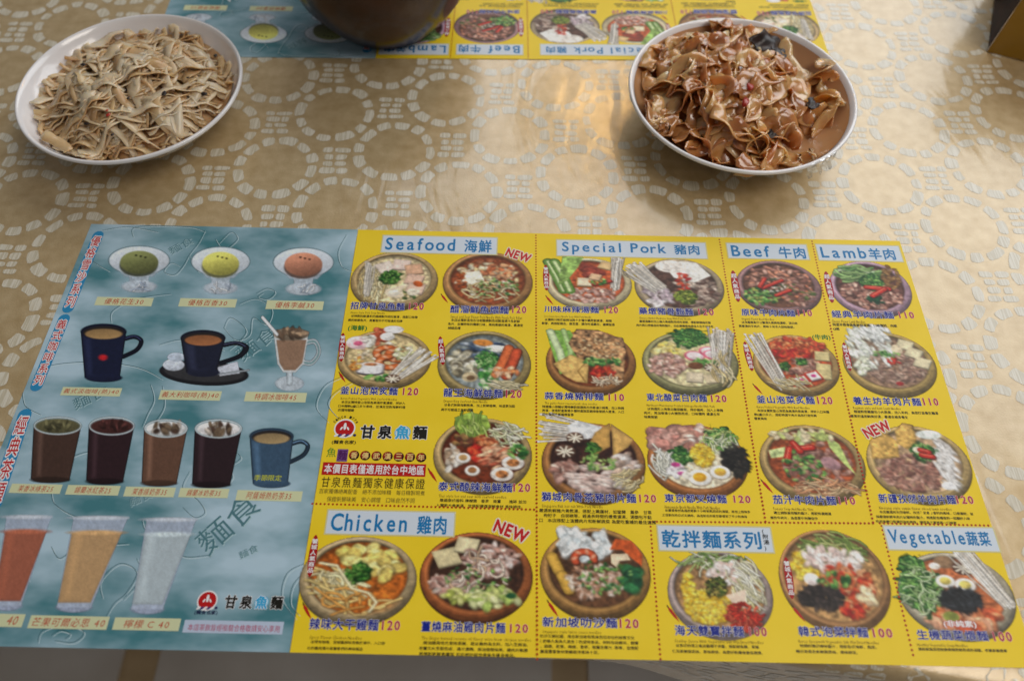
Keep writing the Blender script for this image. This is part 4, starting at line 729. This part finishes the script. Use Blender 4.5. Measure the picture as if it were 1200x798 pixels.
def latte(p):
    p.E(-.1, .78, .45, .2, (196, 208, 220), 0, .5, 0, 2, .85); p.L([(-.1, .4), (-.1, .75)], .1, (190, 204, 216), .5); p.L(sm([(.35, -.3), (.7, -.35), (.82, -.05), (.6, .22), (.3, .2)]), .07, (196, 210, 220)); p.L(sm([(.35, -.3), (.7, -.35), (.82, -.05), (.6, .22), (.3, .2)]), .025, (110, 150, 156))
    p.G([(-.6, -.6), (.5, -.6), (.35, .25), (.1, .48), (-.3, .48), (-.48, .25)], (206, 212, 216), .3, 1.5, .95); p.G([(-.52, -.4), (.43, -.4), (.3, .22), (.08, .42), (-.28, .42), (-.42, .22)], (150, 116, 92), .2); p.E(-.05, -.55, .55, .17, (126, 110, 92), 0, .4); p.CH(-.03, -.56, .4, .1, 8, .18, ((170, 140, 110), (96, 76, 60)), .4); p.L([(-.95, -1.0), (-.5, -.55)], .05, (222, 226, 232))
drink(scoop, 125, 283, 201, 345, c=(120, 126, 74)); drink(scoop, 222, 284, 295, 347, c=(204, 200, 92)); drink(scoop, 318, 285, 393, 348, c=(190, 124, 96))
drink(cup, 92, 377, 172, 450, body=(24, 30, 60), liq=(166, 130, 82), mark=(216, 30, 40)); drink(cup, 184, 384, 294, 456, body=(30, 34, 56), liq=(162, 100, 60), saucer=True); drink(latte, 304, 370, 382, 461)
drink(glassd, 34, 486, 98, 567, liq=(74, 52, 44), top=(96, 92, 62)); drink(glassd, 99, 486, 160, 569, liq=(50, 30, 36), top=(76, 40, 38)); drink(glassd, 164, 489, 222, 571, liq=(104, 72, 56), top=(220, 222, 224), foam=True); drink(glassd, 223, 489, 286, 573, liq=(46, 30, 36), top=(226, 224, 226), foam=True)
drink(cup, 290, 499, 367, 574, body=(56, 84, 112), liq=(160, 134, 92), slope=.1)
text('cup_text', '季節限定', lbox(298, 556, 330, 563.5), rgb(196, 200, 60), cpage, z=.0001, bold=.01)
drink(tall, -14, 598, 62, 718, liq=(172, 88, 60)); drink(tall, 60, 599, 152, 720, liq=(196, 150, 96)); drink(tall, 148, 601, 232, 722, liq=(176, 192, 200))
for (bx, s_) in (((112, 348, 179, 359), '優格花生30'), ((210, 349.5, 277, 360.5), '優格百香30'), ((312, 352, 379, 363.5), '優格李鹹30'), ((72, 453.5, 142, 464.5), '義式淡咖啡(熱)40'), ((187, 457, 259, 469.5), '義大利咖啡(熱)40'), ((287, 459, 359, 471.5), '特調冰咖啡45'),
                 ((12, 566.5, 72, 578.5), '茉香冰綠茶25'), ((78, 568, 140, 580.5), '錫蘭冰紅茶25'), ((146, 570, 205, 582.5), '茉香綠奶茶35'), ((210, 571.5, 268, 583.5), '錫蘭冰奶茶35'), ((277, 574, 354, 587.5), '阿薩姆熱奶茶35'), ((-40, 718, 28, 734.5), '　　40'), ((34, 720.5, 127, 737.5), '芒果可爾必思 40'), ((133, 723, 211, 739), '檸檬 C 40')):
    u0, v0, u1, v1 = lbox(*bx); pl = flat('price_label', [(rect(u0, v0, u1, v1), rgb(214, 218, 176))], cpage, z=.00009); du = (u1 - u0) * (.04 if len(s_) > 8 else .16); dv = (v1 - v0) * .16
    if bx[0] < 0: du = (u1 - u0) * .36; s_ = '40'; text('price', s_, (u0 + du * 2.0, v0 + dv, u1 - (u1 - u0) * .1, v1 - dv), rgb(190, 60, 40), cpage, z=.00013, bold=.0, shear=.15)
    else: text('drink_name', s_, (u0 + du, v0 + dv, u1 - du, v1 - dv), rgb(190, 60, 40), cpage, z=.00013, bold=.0, shear=.15, track=.06)
u0, v0, u1, v1 = lbox(215, 726, 332, 743); flat('notice_banner', [(rect(u0, v0, u1, v1), rgb(190, 204, 226))], cpage, z=.00009); text('notice_text', '本店茶飲皆經檢驗合格敬請安心享用', lbox(220, 730.5, 328, 740.5), rgb(180, 30, 80), cpage, z=.00013, bold=.0)
for (a, b, s_) in (((115, 276), (80, 361), '優格雪沙系列'), ((75, 374), (43, 452), '義式咖啡系列'), ((29, 486), (-6, 590), '經典茶類')):
    ua, va = loc(*a); ub, vb = loc(*b); L_ = math.hypot(ub - ua, vb - va); an = math.atan2(vb - va, ub - ua); cu, cv = (ua + ub) / 2, (va + vb) / 2; r = .0042 if a[1] < 400 else .0045
    cap = [(cu + math.cos(an) * x - math.sin(an) * y, cv + math.sin(an) * x + math.cos(an) * y) for x, y in [(L_ / 2 + r * math.cos(t), r * math.sin(t)) for t in np.linspace(-1.57, 1.57, 9)] + [(-L_ / 2 - r * math.cos(t), -r * math.sin(t)) for t in np.linspace(-1.57, 1.57, 9)]]
    flat('series_banner', [(cap, rgb(50, 140, 190))], cpage, z=.00009)
    text('series_text', s_, (cu - r * .85, cv - L_ * .5, cu + r * .85, cv + L_ * .5), rgb(196, 36, 40), cpage, z=.00012, bold=.01, out=.07, ocol=WHITE, vert=True, rot=-(an - math.pi / 2))

# far menu: the same sheet turned round, drinks page joined at its other side
far = thing('menu_sheet', (.2954, .5806, 0), 'second menu sheet lying upside down at the far side, under the brown pot', 'menu', 'printed menu sheets', rz=math.pi + .0208)
for page, dx in ((ypage, 0), (cpage, WY + WC + .0004)):
    pg = page.copy(); C.objects.link(pg); pg.parent = far; pg.location = (dx, 0, 0)
    for ch in list(page.children):
        bb = ch.bound_box; cy = -(bb[0][1] + bb[6][1]) / 2
        if cy > .22: continue
        q = ch.copy(); C.objects.link(q); q.parent = pg
bpy.data.objects.remove(fo)
# ------------------------------------------------------------------ plates
white = mat('white_glaze', rgb(242, 240, 242), .16, coat=.6, crough=.06)
def plate(cx, cy, R, H, label, sauce=None):
    t = thing('plate', (cx, cy, 0.0004), label, 'plate', 'white round plates of noodles')
    pr = [(0, .0035), (R * .44, .0035), (R * .46, 0), (R * .50, 0), (R * .52, .005), (R * .66, H * .26), (R * .80, H * .50), (R * .92, H * .78), (R * .98, H * .94), (R * .995, H * .975), (R, H), (R * .997, H + .0014), (R * .985, H + .0021), (R * .970, H + .0016), (R * .952, H * .95),
          (R * .86, H * .66), (R * .72, H * .38), (R * .58, H * .2), (R * .40, H * .155), (R * .2, H * .15), (0, H * .15)]
    V, F = lathe(pr, 128); link('plate_body', mesh('plate_body', V, F), t, white, smooth=True)
    return t
PLA = (-.3215, .4865, .0910, .036); PLB = (.1880, .4945, .0948, .036)
plate(*PLA, 'white plate at the upper left heaped with pale shredded strips')
plB = plate(*PLB, 'white plate at the upper right holding glossy brown wide noodles')
sauce = mat('sauce_reflection_tint', rgb(190, 142, 100), .12, coat=.8, crough=.05, sss=.2)  # gravy tan, with brown reflections and film tint put into its colour
V, F = lathe([(0, .0150), (PLB[2] * .60, .0150), (PLB[2] * .72, .0162), (PLB[2] * .86, .0252), (PLB[2] * .93, .0322), (PLB[2] * .945, .0340)], 96)
so = link('tinted_sauce_pool', mesh('tinted_sauce_pool', V, F), None, sauce, smooth=True); so.location = (PLB[0], PLB[1], .0004)
tag(so, 'thin brown gravy, its colour also holding brown reflections, coating the inside of the right plate under the noodles', 'gravy')

def wall(pl, r):
    R, H = pl[2], pl[3]; return float(np.interp(r, [0, R * .40, R * .58, R * .72, R * .86, R * .955, R], [H * .15, H * .155, H * .2, H * .38, H * .66, H * .93, H * 1.0])) + .0012
def vn(x, y, z, s=0.):
    return math.sin(x * 1.7 + s) * math.cos(y * 1.3 - s * 2) + .5 * math.sin(x * 3.9 + y * 2.7 + z * 2 + s * 3)
def strip_mesh(name, pts, nrms, widths, thick, ruff=0., seed=0, nw=3):
    """a flat strip swept along pts; nw points across, both sides, closed"""
    V = []; F = []; n = len(pts); m = nw
    for i, p in enumerate(pts):
        t = (pts[min(i + 1, n - 1)] - pts[max(i - 1, 0)]).normalized(); b = t.cross(nrms[i]).normalized(); nn = b.cross(t).normalized(); w = widths[i]
        row = []
        for j in range(m):
            s = 2 * j / (m - 1) - 1; o = ruff * math.sin(i * .75 + seed + s * 1.3) * abs(s) + ruff * .5 * math.sin(i * 1.2 + seed * 2) * s
            row.append(p + b * (s * w / 2) + nn * o)
        V += row + [q - nn * thick for q in row[::-1]]
    k = 2 * m
    for i in range(n - 1):
        for j in range(k):
            F.append((i * k + j, i * k + (j + 1) % k, (i + 1) * k + (j + 1) % k, (i + 1) * k + j))
    F.append(tuple(range(k))[::-1]); F.append(tuple((n - 1) * k + j for j in range(k)))
    return V, F

# left plate: pale shredded strips -----------------------------------
def strip_mat(name, c1, c2, rough, sss, coat=.3, bump=.3):
    m = mat(name, c1, rough, coat=coat, crough=.12, sss=sss)
    noise_color(m, c1, c2, 60, detail=4, bump=bump, bscale=240, bdist=.0008, stretch=(1, 1, 1)); return m
SM = [strip_mat('pale_strip', rgb(222, 190, 150), rgb(240, 214, 182), .36, .5), strip_mat('tan_strip', rgb(200, 162, 116), rgb(226, 194, 150), .36, .5), strip_mat('clear_strip', rgb(224, 194, 158), rgb(240, 218, 190), .3, .5), strip_mat('ochre_strip', rgb(196, 156, 112), rgb(222, 186, 142), .4, .6)]
def moundA(x, y):
    r = math.hypot(x - .004, y + .002) / .078
    return .014 + .034 * max(0, 1 - r ** 2.6) + .003 * vn(x * 70, y * 70, 0)
hA = thing('shredded_food_heap', (PLA[0], PLA[1], .0004), 'heap of pale beige shredded strips flecked with red and black on the left plate', 'food')
V = [(0, 0, moundA(0, 0) - .005)]; F = []; nr, na = 14, 72
for i in range(1, nr + 1):
    for j in range(na):
        a = 6.28318 * j / na; r = .079 * i / nr; x, y = r * math.cos(a), r * math.sin(a); V.append((x, y, max(moundA(x, y) - .005 + rnd.uniform(-.0012, .0012), wall(PLA, r))))
F += [(0, 1 + j, 1 + (j + 1) % na) for j in range(na)]
for i in range(nr - 1):
    for j in range(na): F.append((1 + i * na + j, 1 + (i + 1) * na + j, 1 + (i + 1) * na + (j + 1) % na, 1 + i * na + (j + 1) % na))
link('heap_core', mesh('heap_core', V, F), hA, SM[3], smooth=True, kind='stuff')
def one_strip(ln, w, lift, n=9):
    r = .075 * math.sqrt(rnd.random()); a = rnd.uniform(0, 6.283); x, y = r * math.cos(a) - .003, r * math.sin(a); d = rnd.gauss(.35, .9) if rnd.random() < .6 else rnd.uniform(0, 3.14)
    k = rnd.gauss(0, .10); pts = []; x -= math.cos(d) * ln / 2; y -= math.sin(d) * ln / 2; lf = rnd.uniform(-.001, lift); arch = rnd.uniform(-.001, .004)
    tw_ = rnd.gauss(0, .2); nn = []
    for i in range(n):
        rr = math.hypot(x, y)
        if rr > .079: x *= .079 / rr; y *= .079 / rr
        pts.append(Vector((x, y, max(moundA(x, y), wall(PLA, min(rr, .080)) + .002) + lf + arch * math.sin(math.pi * i / (n - 1)))))
        x += math.cos(d) * ln / (n - 1); y += math.sin(d) * ln / (n - 1); d += k
        nn.append(Vector((math.sin(tw_ + i * .08) * math.cos(d + 1.57), math.sin(tw_ + i * .08) * math.sin(d + 1.57), 1.0)).normalized())
    ws = [w * (.55 + .45 * math.sin(math.pi * (i + .6) / n) ** .5) * rnd.uniform(.9, 1.1) for i in range(n)]
    return strip_mesh('strip', pts, nn, ws, .0008, ruff=.0005, seed=rnd.uniform(0, 6))
for q in range(4):                                   # the fine shreds nobody could count
    V = []; F = []
    for _ in range(70):
        v, f = one_strip(rnd.uniform(.014, .03), rnd.uniform(.0022, .0045), .0035, 6); b = len(V); V += v; F += [tuple(b + i for i in ff) for ff in f]
    link('fine_shreds', mesh('fine_shreds', V, F), hA, SM[q], smooth=True, kind='stuff')
for _ in range(285):
    v, f = one_strip(rnd.uniform(.022, .044), rnd.uniform(.0058, .0105), .0042); link('strip', mesh('strip', v, f), hA, SM[rnd.choice((0, 0, 1, 2, 2, 3))], smooth=True)
redm = mat('chili_red', rgb(170, 40, 20), .3, coat=.4, sss=.2); blk = mat('fungus_black', rgb(34, 26, 24), .42, coat=.15, crough=.2)
noise_color(blk, rgb(20, 14, 13), rgb(58, 42, 38), 90, bump=.2, bscale=160, bdist=.001)
def fleck(par, x, y, z, s, m, name):
    V = []; F = []
    bm = bmesh.new(); bmesh.ops.create_icosphere(bm, subdivisions=2, radius=s)
    for v in bm.verts: v.co.x *= 1.5; v.co.z *= .45; v.co += Vector((rnd.uniform(-1, 1), rnd.uniform(-1, 1), rnd.uniform(-1, 1))) * s * .15
    me = bpy.data.meshes.new(name); bm.to_mesh(me); bm.free(); o = link(name, me, par, m, smooth=True); o.location = (x, y, z); o.rotation_euler.z = rnd.uniform(0, 3); return o
for (px, py, s, m) in ((131, 142, .0015, redm), (129, 136, .0009, redm), (199, 123, .0018, blk), (252, 64, .0017, blk), (247, 128, .0020, blk), (116, 168, .0017, blk), (152, 118, .0012, blk), (144, 178, .0012, blk), (98, 77, .0015, blk), (226, 104, .001, blk)):
    w = P(px, py, .052); x, y = w.x - PLA[0], w.y - PLA[1]; w = P(px, py, moundA(x, y) + .008); x, y = w.x - PLA[0], w.y - PLA[1]
    fleck(hA, x, y, moundA(x, y) + .0085, s, m, 'red_fleck' if m is redm else 'black_fleck')

# right plate: wide brown noodles ------------------------------------
NM = [strip_mat('noodle_amber', rgb(196, 134, 76), rgb(232, 180, 122), .2, .7, 1., .3), strip_mat('noodle_brown', rgb(160, 98, 52), rgb(206, 146, 90), .18, .6, 1., .3), strip_mat('noodle_pale', rgb(214, 164, 112), rgb(240, 202, 156), .22, .7, 1., .3)]
hB = thing('noodle_heap', (PLB[0], PLB[1], .0004), 'heap of wide glossy brown noodles with black fungus on the right plate', 'food')
CXB, CYB = -.013, .002
def moundB(x, y):
    r = math.hypot((x - CXB) / .078, (y - CYB) / .082)
    return .015 + .030 * max(0, 1 - r ** 2.4) + .003 * vn(x * 55, y * 55, 1)
V = [(CXB, CYB, moundB(CXB, CYB) - .007)]; F = []
for i in range(1, nr + 1):
    for j in range(na):
        a = 6.28318 * j / na; x, y = CXB + .066 * i / nr * math.cos(a), CYB + .070 * i / nr * math.sin(a); V.append((x, y, max(moundB(x, y) - .007 + rnd.uniform(-.0015, .0015), wall(PLB, math.hypot(x, y)) + .002)))
F += [(0, 1 + j, 1 + (j + 1) % na) for j in range(na)]
for i in range(nr - 1):
    for j in range(na): F.append((1 + i * na + j, 1 + (i + 1) * na + j, 1 + (i + 1) * na + (j + 1) % na, 1 + i * na + (j + 1) % na))
link('heap_core', mesh('heap_core', V, F), hB, NM[1], smooth=True, kind='stuff')
def noodle(x, y, d, ln, w, lift, m, curl, n=26):
    pts = []; nn = []; ph = rnd.uniform(0, 6.28); amp = rnd.uniform(.0015, .0045); fr = rnd.uniform(.25, .5); s0 = rnd.uniform(0, 6); roll = rnd.gauss(0, .45); dk = 0
    for i in range(n):
        rr = math.hypot(x, y)
        if rr > .083: x *= .083 / rr; y *= .083 / rr
        fl = max(moundB(x, y), wall(PLB, min(rr, .083)) + .0035)
        pts.append(Vector((x, y, fl + lift + amp * (1 + math.sin(ph + i * fr)))))
        d += curl + .10 * math.sin(s0 + i * .4); x += math.cos(d) * ln / (n - 1); y += math.sin(d) * ln / (n - 1)
        r_ = roll * .8 + .6 * math.sin(s0 * 2 + i * .28)
        nn.append(Vector((math.sin(r_) * math.cos(d + 1.57), math.sin(r_) * math.sin(d + 1.57), math.cos(r_))).normalized())
    ws = [w * (.75 + .25 * math.sin(math.pi * (i + .5) / n)) * min(1, .35 + .28 * min(i, n - 1 - i)) * (1 + .10 * math.sin(i * .6 + ph)) for i in range(n)]
    v, f = strip_mesh('noodle', pts, nn, ws, .0008, ruff=.0015, seed=s0, nw=5)
    o = link('noodle', mesh('noodle', v, f), hB, m, smooth=True); return o
for q in range(112):
    r = math.sqrt(rnd.random()) * .98; a = rnd.uniform(0, 6.283); x = CXB + .067 * r * math.cos(a); y = CYB + .070 * r * math.sin(a)
    d = a + 1.57 + rnd.gauss(0, .8) if r > .7 else rnd.uniform(0, 6.28); ln = rnd.uniform(.045, .085)
    noodle(x - math.cos(d) * ln * .35, y - math.sin(d) * ln * .35, d, ln, rnd.uniform(.012, .020), rnd.uniform(-.003, .005), NM[rnd.choice((0, 0, 0, 1, 1, 1, 2))], rnd.choice((-1, 1)) * rnd.uniform(.02, .17))
for (px, py, d, ln, w) in ((905, 70, -.9, .07, .010), (940, 95, -1.2, .055, .009), (935, 160, 2.9, .05, .012), (880, 185, .3, .05, .013), (955, 150, .6, .045, .008)):
    w3 = P(px, py, .03); noodle(w3.x - PLB[0], w3.y - PLB[1], d, ln, w, .002, NM[0], .03)
def fungus(px, py, s, a):
    w = P(px, py, .045); bm = bmesh.new(); bmesh.ops.create_grid(bm, x_segments=9, y_segments=7, size=1)
    for v in bm.verts:
        x, y = v.co.x, v.co.y; k = 1 + .18 * math.sin(math.atan2(y, x) * 5 + a)
        q = max(abs(x), abs(y)); r = math.hypot(x, y) or 1; x, y = x * q / r, y * q / r
        v.co = Vector((x * s * 1.2 * k, y * s * .8 * k, s * .28 * math.sin(x * 4 + a) * math.cos(y * 3) + s * .3 * y * y))
    r = bmesh.ops.solidify(bm, geom=bm.faces[:], thickness=.0012)
    me = bpy.data.meshes.new('black_fungus'); bm.to_mesh(me); bm.free(); o = link('black_fungus', me, hB, blk, smooth=True)
    x, y = w.x - PLB[0], w.y - PLB[1]; z = max(moundB(x, y), .026) + .010; w = P(px, py, z); x, y = w.x - PLB[0], w.y - PLB[1]
    o.location = (x, y, z); o.rotation_euler = (.35, .2, a)
for q in ((898, 52, .0135, .3), (912, 62, .008, 1.5), (952, 122, .0065, .9), (905, 158, .005, .5)): fungus(*q)
for (px, py, a, l) in ((873, 122, 1.2, .010), (878, 104, 1.5, .008)):
    w = P(px, py, .055); x, y = w.x - PLB[0], w.y - PLB[1]; pts = [Vector((x + math.cos(a) * l * (t - .5), y + math.sin(a) * l * (t - .5), .0565 + .001 * math.sin(t * 3))) for t in (0, .25, .5, .75, 1)]
    v, f = strip_mesh('p', pts, [Vector((0, .2, 1)).normalized()] * 5, [.003, .005, .0052, .0045, .003], .0012, .0004); link('chili_piece', mesh('chili_piece', v, f), hB, redm, smooth=True)

# cling film: the crumpled bits that show at the rims -----------------
film = bpy.data.materials.new('cling_film'); film.use_nodes = True; nt = film.node_tree; nt.nodes.remove(nt.nodes['Principled BSDF'])
tr = nd(film, 'ShaderNodeBsdfTransparent'); gl = nd(film, 'ShaderNodeBsdfGlossy'); gl.inputs['Roughness'].default_value = .05; lw = nd(film, 'ShaderNodeFresnel'); lw.inputs['IOR'].default_value = 1.38
mx = nd(film, 'ShaderNodeMixShader'); hf = nd(film, 'ShaderNodeMath', operation='MULTIPLY'); hf.inputs[1].default_value = .6; lk(film, lw.outputs[0], hf.inputs[0]); lk(film, hf.outputs[0], mx.inputs[0]); lk(film, tr.outputs[0], mx.inputs[1]); lk(film, gl.outputs[0], mx.inputs[2]); lk(film, mx.outputs[0], nt.nodes['Material Output'].inputs[0])
def film_band(pl, a0, a1, label, drop, inn):
    cx, cy, R, H = pl; V = []; F = []; n = 90; prof = [(inn, H * .80, .3), (.97, H + .0006, .2), (1.006, H + .001, .3), (1.012, H - .003, .9), (.985, H - .007, 1.4), (.99 + drop * .1, H - .010 - drop * .006, 1.8)]
    for i in range(n + 1):
        a = a0 + (a1 - a0) * i / n
        for r, z, k in prof:
            j = k * .0011 * (math.sin(a * 23 + 1.7 * math.sin(a * 9)) + .5 * math.sin(a * 47 + 2 * math.sin(a * 13))); V.append(((R * r + abs(j)) * math.cos(a), (R * r + abs(j)) * math.sin(a), z + j * .7 + (.0007 if k < .4 else 0)))
    m = len(prof)
    for i in range(n):
        for j in range(m - 1): F.append((i * m + j, (i + 1) * m + j, (i + 1) * m + j + 1, i * m + j + 1))
    o = link('cling_film', mesh('cling_film', V, F), None, film, smooth=True); o.location = (cx, cy, .0004); tag(o, label, 'cling film')
film_band(PLB, 5.15, 5.45, 'crumpled clear cling film folded under the front rim of the right plate', .3, .90)

# ------------------------------------------------------------------ brown pot on the far menu
pot = mat('pot_glaze', rgb(70, 42, 26), .3, coat=.35, crough=.15, spec=.3); noise_color(pot, rgb(40, 22, 14), rgb(66, 36, 20), 18, bump=.25, bscale=120, bdist=.0006)
pt = thing('clay_pot', (-.1280, .6330, .0012), 'round dark brown glazed clay pot standing on the upside down menu at the top edge', 'pot')
pr = [(0, .002), (.040, .002), (.042, 0), (.050, 0), (.054, .004), (.066, .018), (.078, .036), (.0865, .058), (.090, .080), (.088, .100), (.082, .116), (.078, .122), (.080, .127), (.084, .130), (.083, .134), (.078, .133), (.074, .126), (.078, .112), (.084, .098), (.085, .080), (.080, .050), (.060, .016), (0, .010)]
V, F = lathe(pr, 96); link('pot_body', mesh('pot_body', V, F), pt, pot, smooth=True)
V, F = lathe([(.0745, .1275), (.070, .132), (.050, .140), (.022, .147), (.012, .149), (.010, .155), (.015, .160), (.014, .166), (0, .169)], 72); link('lid', mesh('lid', V, F), pt, pot, smooth=True)

# ------------------------------------------------------------------ box at the upper right corner
dkw = mat('dark_red_wood', rgb(52, 24, 16), .6, spec=.15); noise_color(dkw, rgb(30, 12, 8), rgb(50, 22, 14), 8, stretch=(1, 10, 10))
ylw = mat('yellow_lacquer', rgb(206, 156, 20), .35, coat=.4); noise_color(ylw, rgb(146, 106, 4), rgb(160, 118, 8), 20)
bx = thing('tissue_box', (.4475, .5990, .0004), 'dark box with a yellow front panel and a black ring, upper right corner', 'box', rz=-.38)
pf = [(0, 0), (.17, 0), (.17, .075), (.085, .075)]
def prism(pts, y0, y1):
    n = len(pts); V = [(x, y0, z) for x, z in pts] + [(x, y1, z) for x, z in pts]
    F = [tuple(range(n)), tuple(range(2 * n - 1, n - 1, -1))] + [(i, i + n, (i + 1) % n + n, (i + 1) % n) for i in range(n)]
    return V, F
def bev(o, w):
    b = o.modifiers.new('bevel', 'BEVEL'); b.width = w; b.segments = 2; return o
V, F = prism([(0, 0), (.17, 0), (.17, .10), (0, .10)], 0, .004); bev(link('front_panel', mesh('front_panel', V, F), bx, ylw), .0008)
V, F = prism([(0, 0), (.17, 0), (.17, .10), (0, .10)], .0045, .13); bev(link('box_body', mesh('box_body', V, F), bx, dkw), .002)
V = []; F = []
for r, y in ((.0075, -.0003), (.0075, -.0012), (.0052, -.0012), (.0052, -.0003)):
    for i in range(32): a = 6.28318 * i / 32; V.append((.040 + r * math.cos(a), y, .0135 + r * math.sin(a)))
for j in range(3):
    for i in range(32): F.append((j * 32 + i, j * 32 + (i + 1) % 32, (j + 1) * 32 + (i + 1) % 32, (j + 1) * 32 + i))
link('ring_mark', mesh('ring_mark', V, F), bx, mat('ring_black', rgb(22, 18, 16), .3), smooth=False)
# folded paper napkin just beyond the box
nap = mat('napkin_white', rgb(214, 218, 214), .8); V = []; F = []
for i in range(13):
    for j in range(9):
        x, y = -.05 + .1 * i / 12, -.04 + .08 * j / 8; V.append((x, y, .004 + .0015 * math.sin(x * 90) * math.cos(y * 70)))
for i in range(12):
    for j in range(8): F.append((i * 9 + j, (i + 1) * 9 + j, (i + 1) * 9 + j + 1, i * 9 + j + 1))
o = link('paper_napkin', mesh('paper_napkin', V, F), None, nap, smooth=True); o.location = P(1140, -12, 0) + Vector((0, .03, 0)); o.rotation_euler.z = .1; so_ = o.modifiers.new('s', 'SOLIDIFY'); so_.thickness = .003
tag(o, 'white paper napkin at the top edge beside the dark wooden box', 'napkin')

# ------------------------------------------------------------------ pendant lamp over the far side (outside the frame, seen as the warm glints on the cloth)
lampm = mat('lamp_shade', rgb(46, 28, 12), .7, spec=.1)
tz = .80
def refl(px, py, h):
    g = P(px, py, 0); d = g - Vector((0, 0, CAMH)); d.z = -d.z; return g + d * (h / d.z)
c = refl(698, 128, tz); lm_ = thing('pendant_lamp', c, 'dark pendant lamp with warm bulbs hanging over the table', 'lamp')
V, F = lathe([(.02, .16), (.03, .15), (.19, .03), (.21, 0), (.205, 0), (.185, .028), (.02, .145)], 48); link('lamp_shade', mesh('lamp_shade', V, F), lm_, lampm, smooth=True)
V, F = lathe([(0, .7), (.004, .7), (.004, .15), (0, .15)], 12); link('cord', mesh('cord', V, F), lm_, lampm)
em = bpy.data.materials.new('bulb_glow'); em.use_nodes = True; bsdf(em).inputs['Emission Color'].default_value = (1, .55, .14, 1); bsdf(em).inputs['Emission Strength'].default_value = 26
for (px, py) in ((680, 111), (704, 159), (722, 108)):
    w = refl(px, py, tz) - c; V, F = lathe([(0, -.032), (.018, -.026), (.027, -.006), (.024, .012), (.012, .028), (0, .032)], 20); b = link('bulb', mesh('bulb', V, F), lm_, em, smooth=True); b.location = (w.x, w.y, .01)
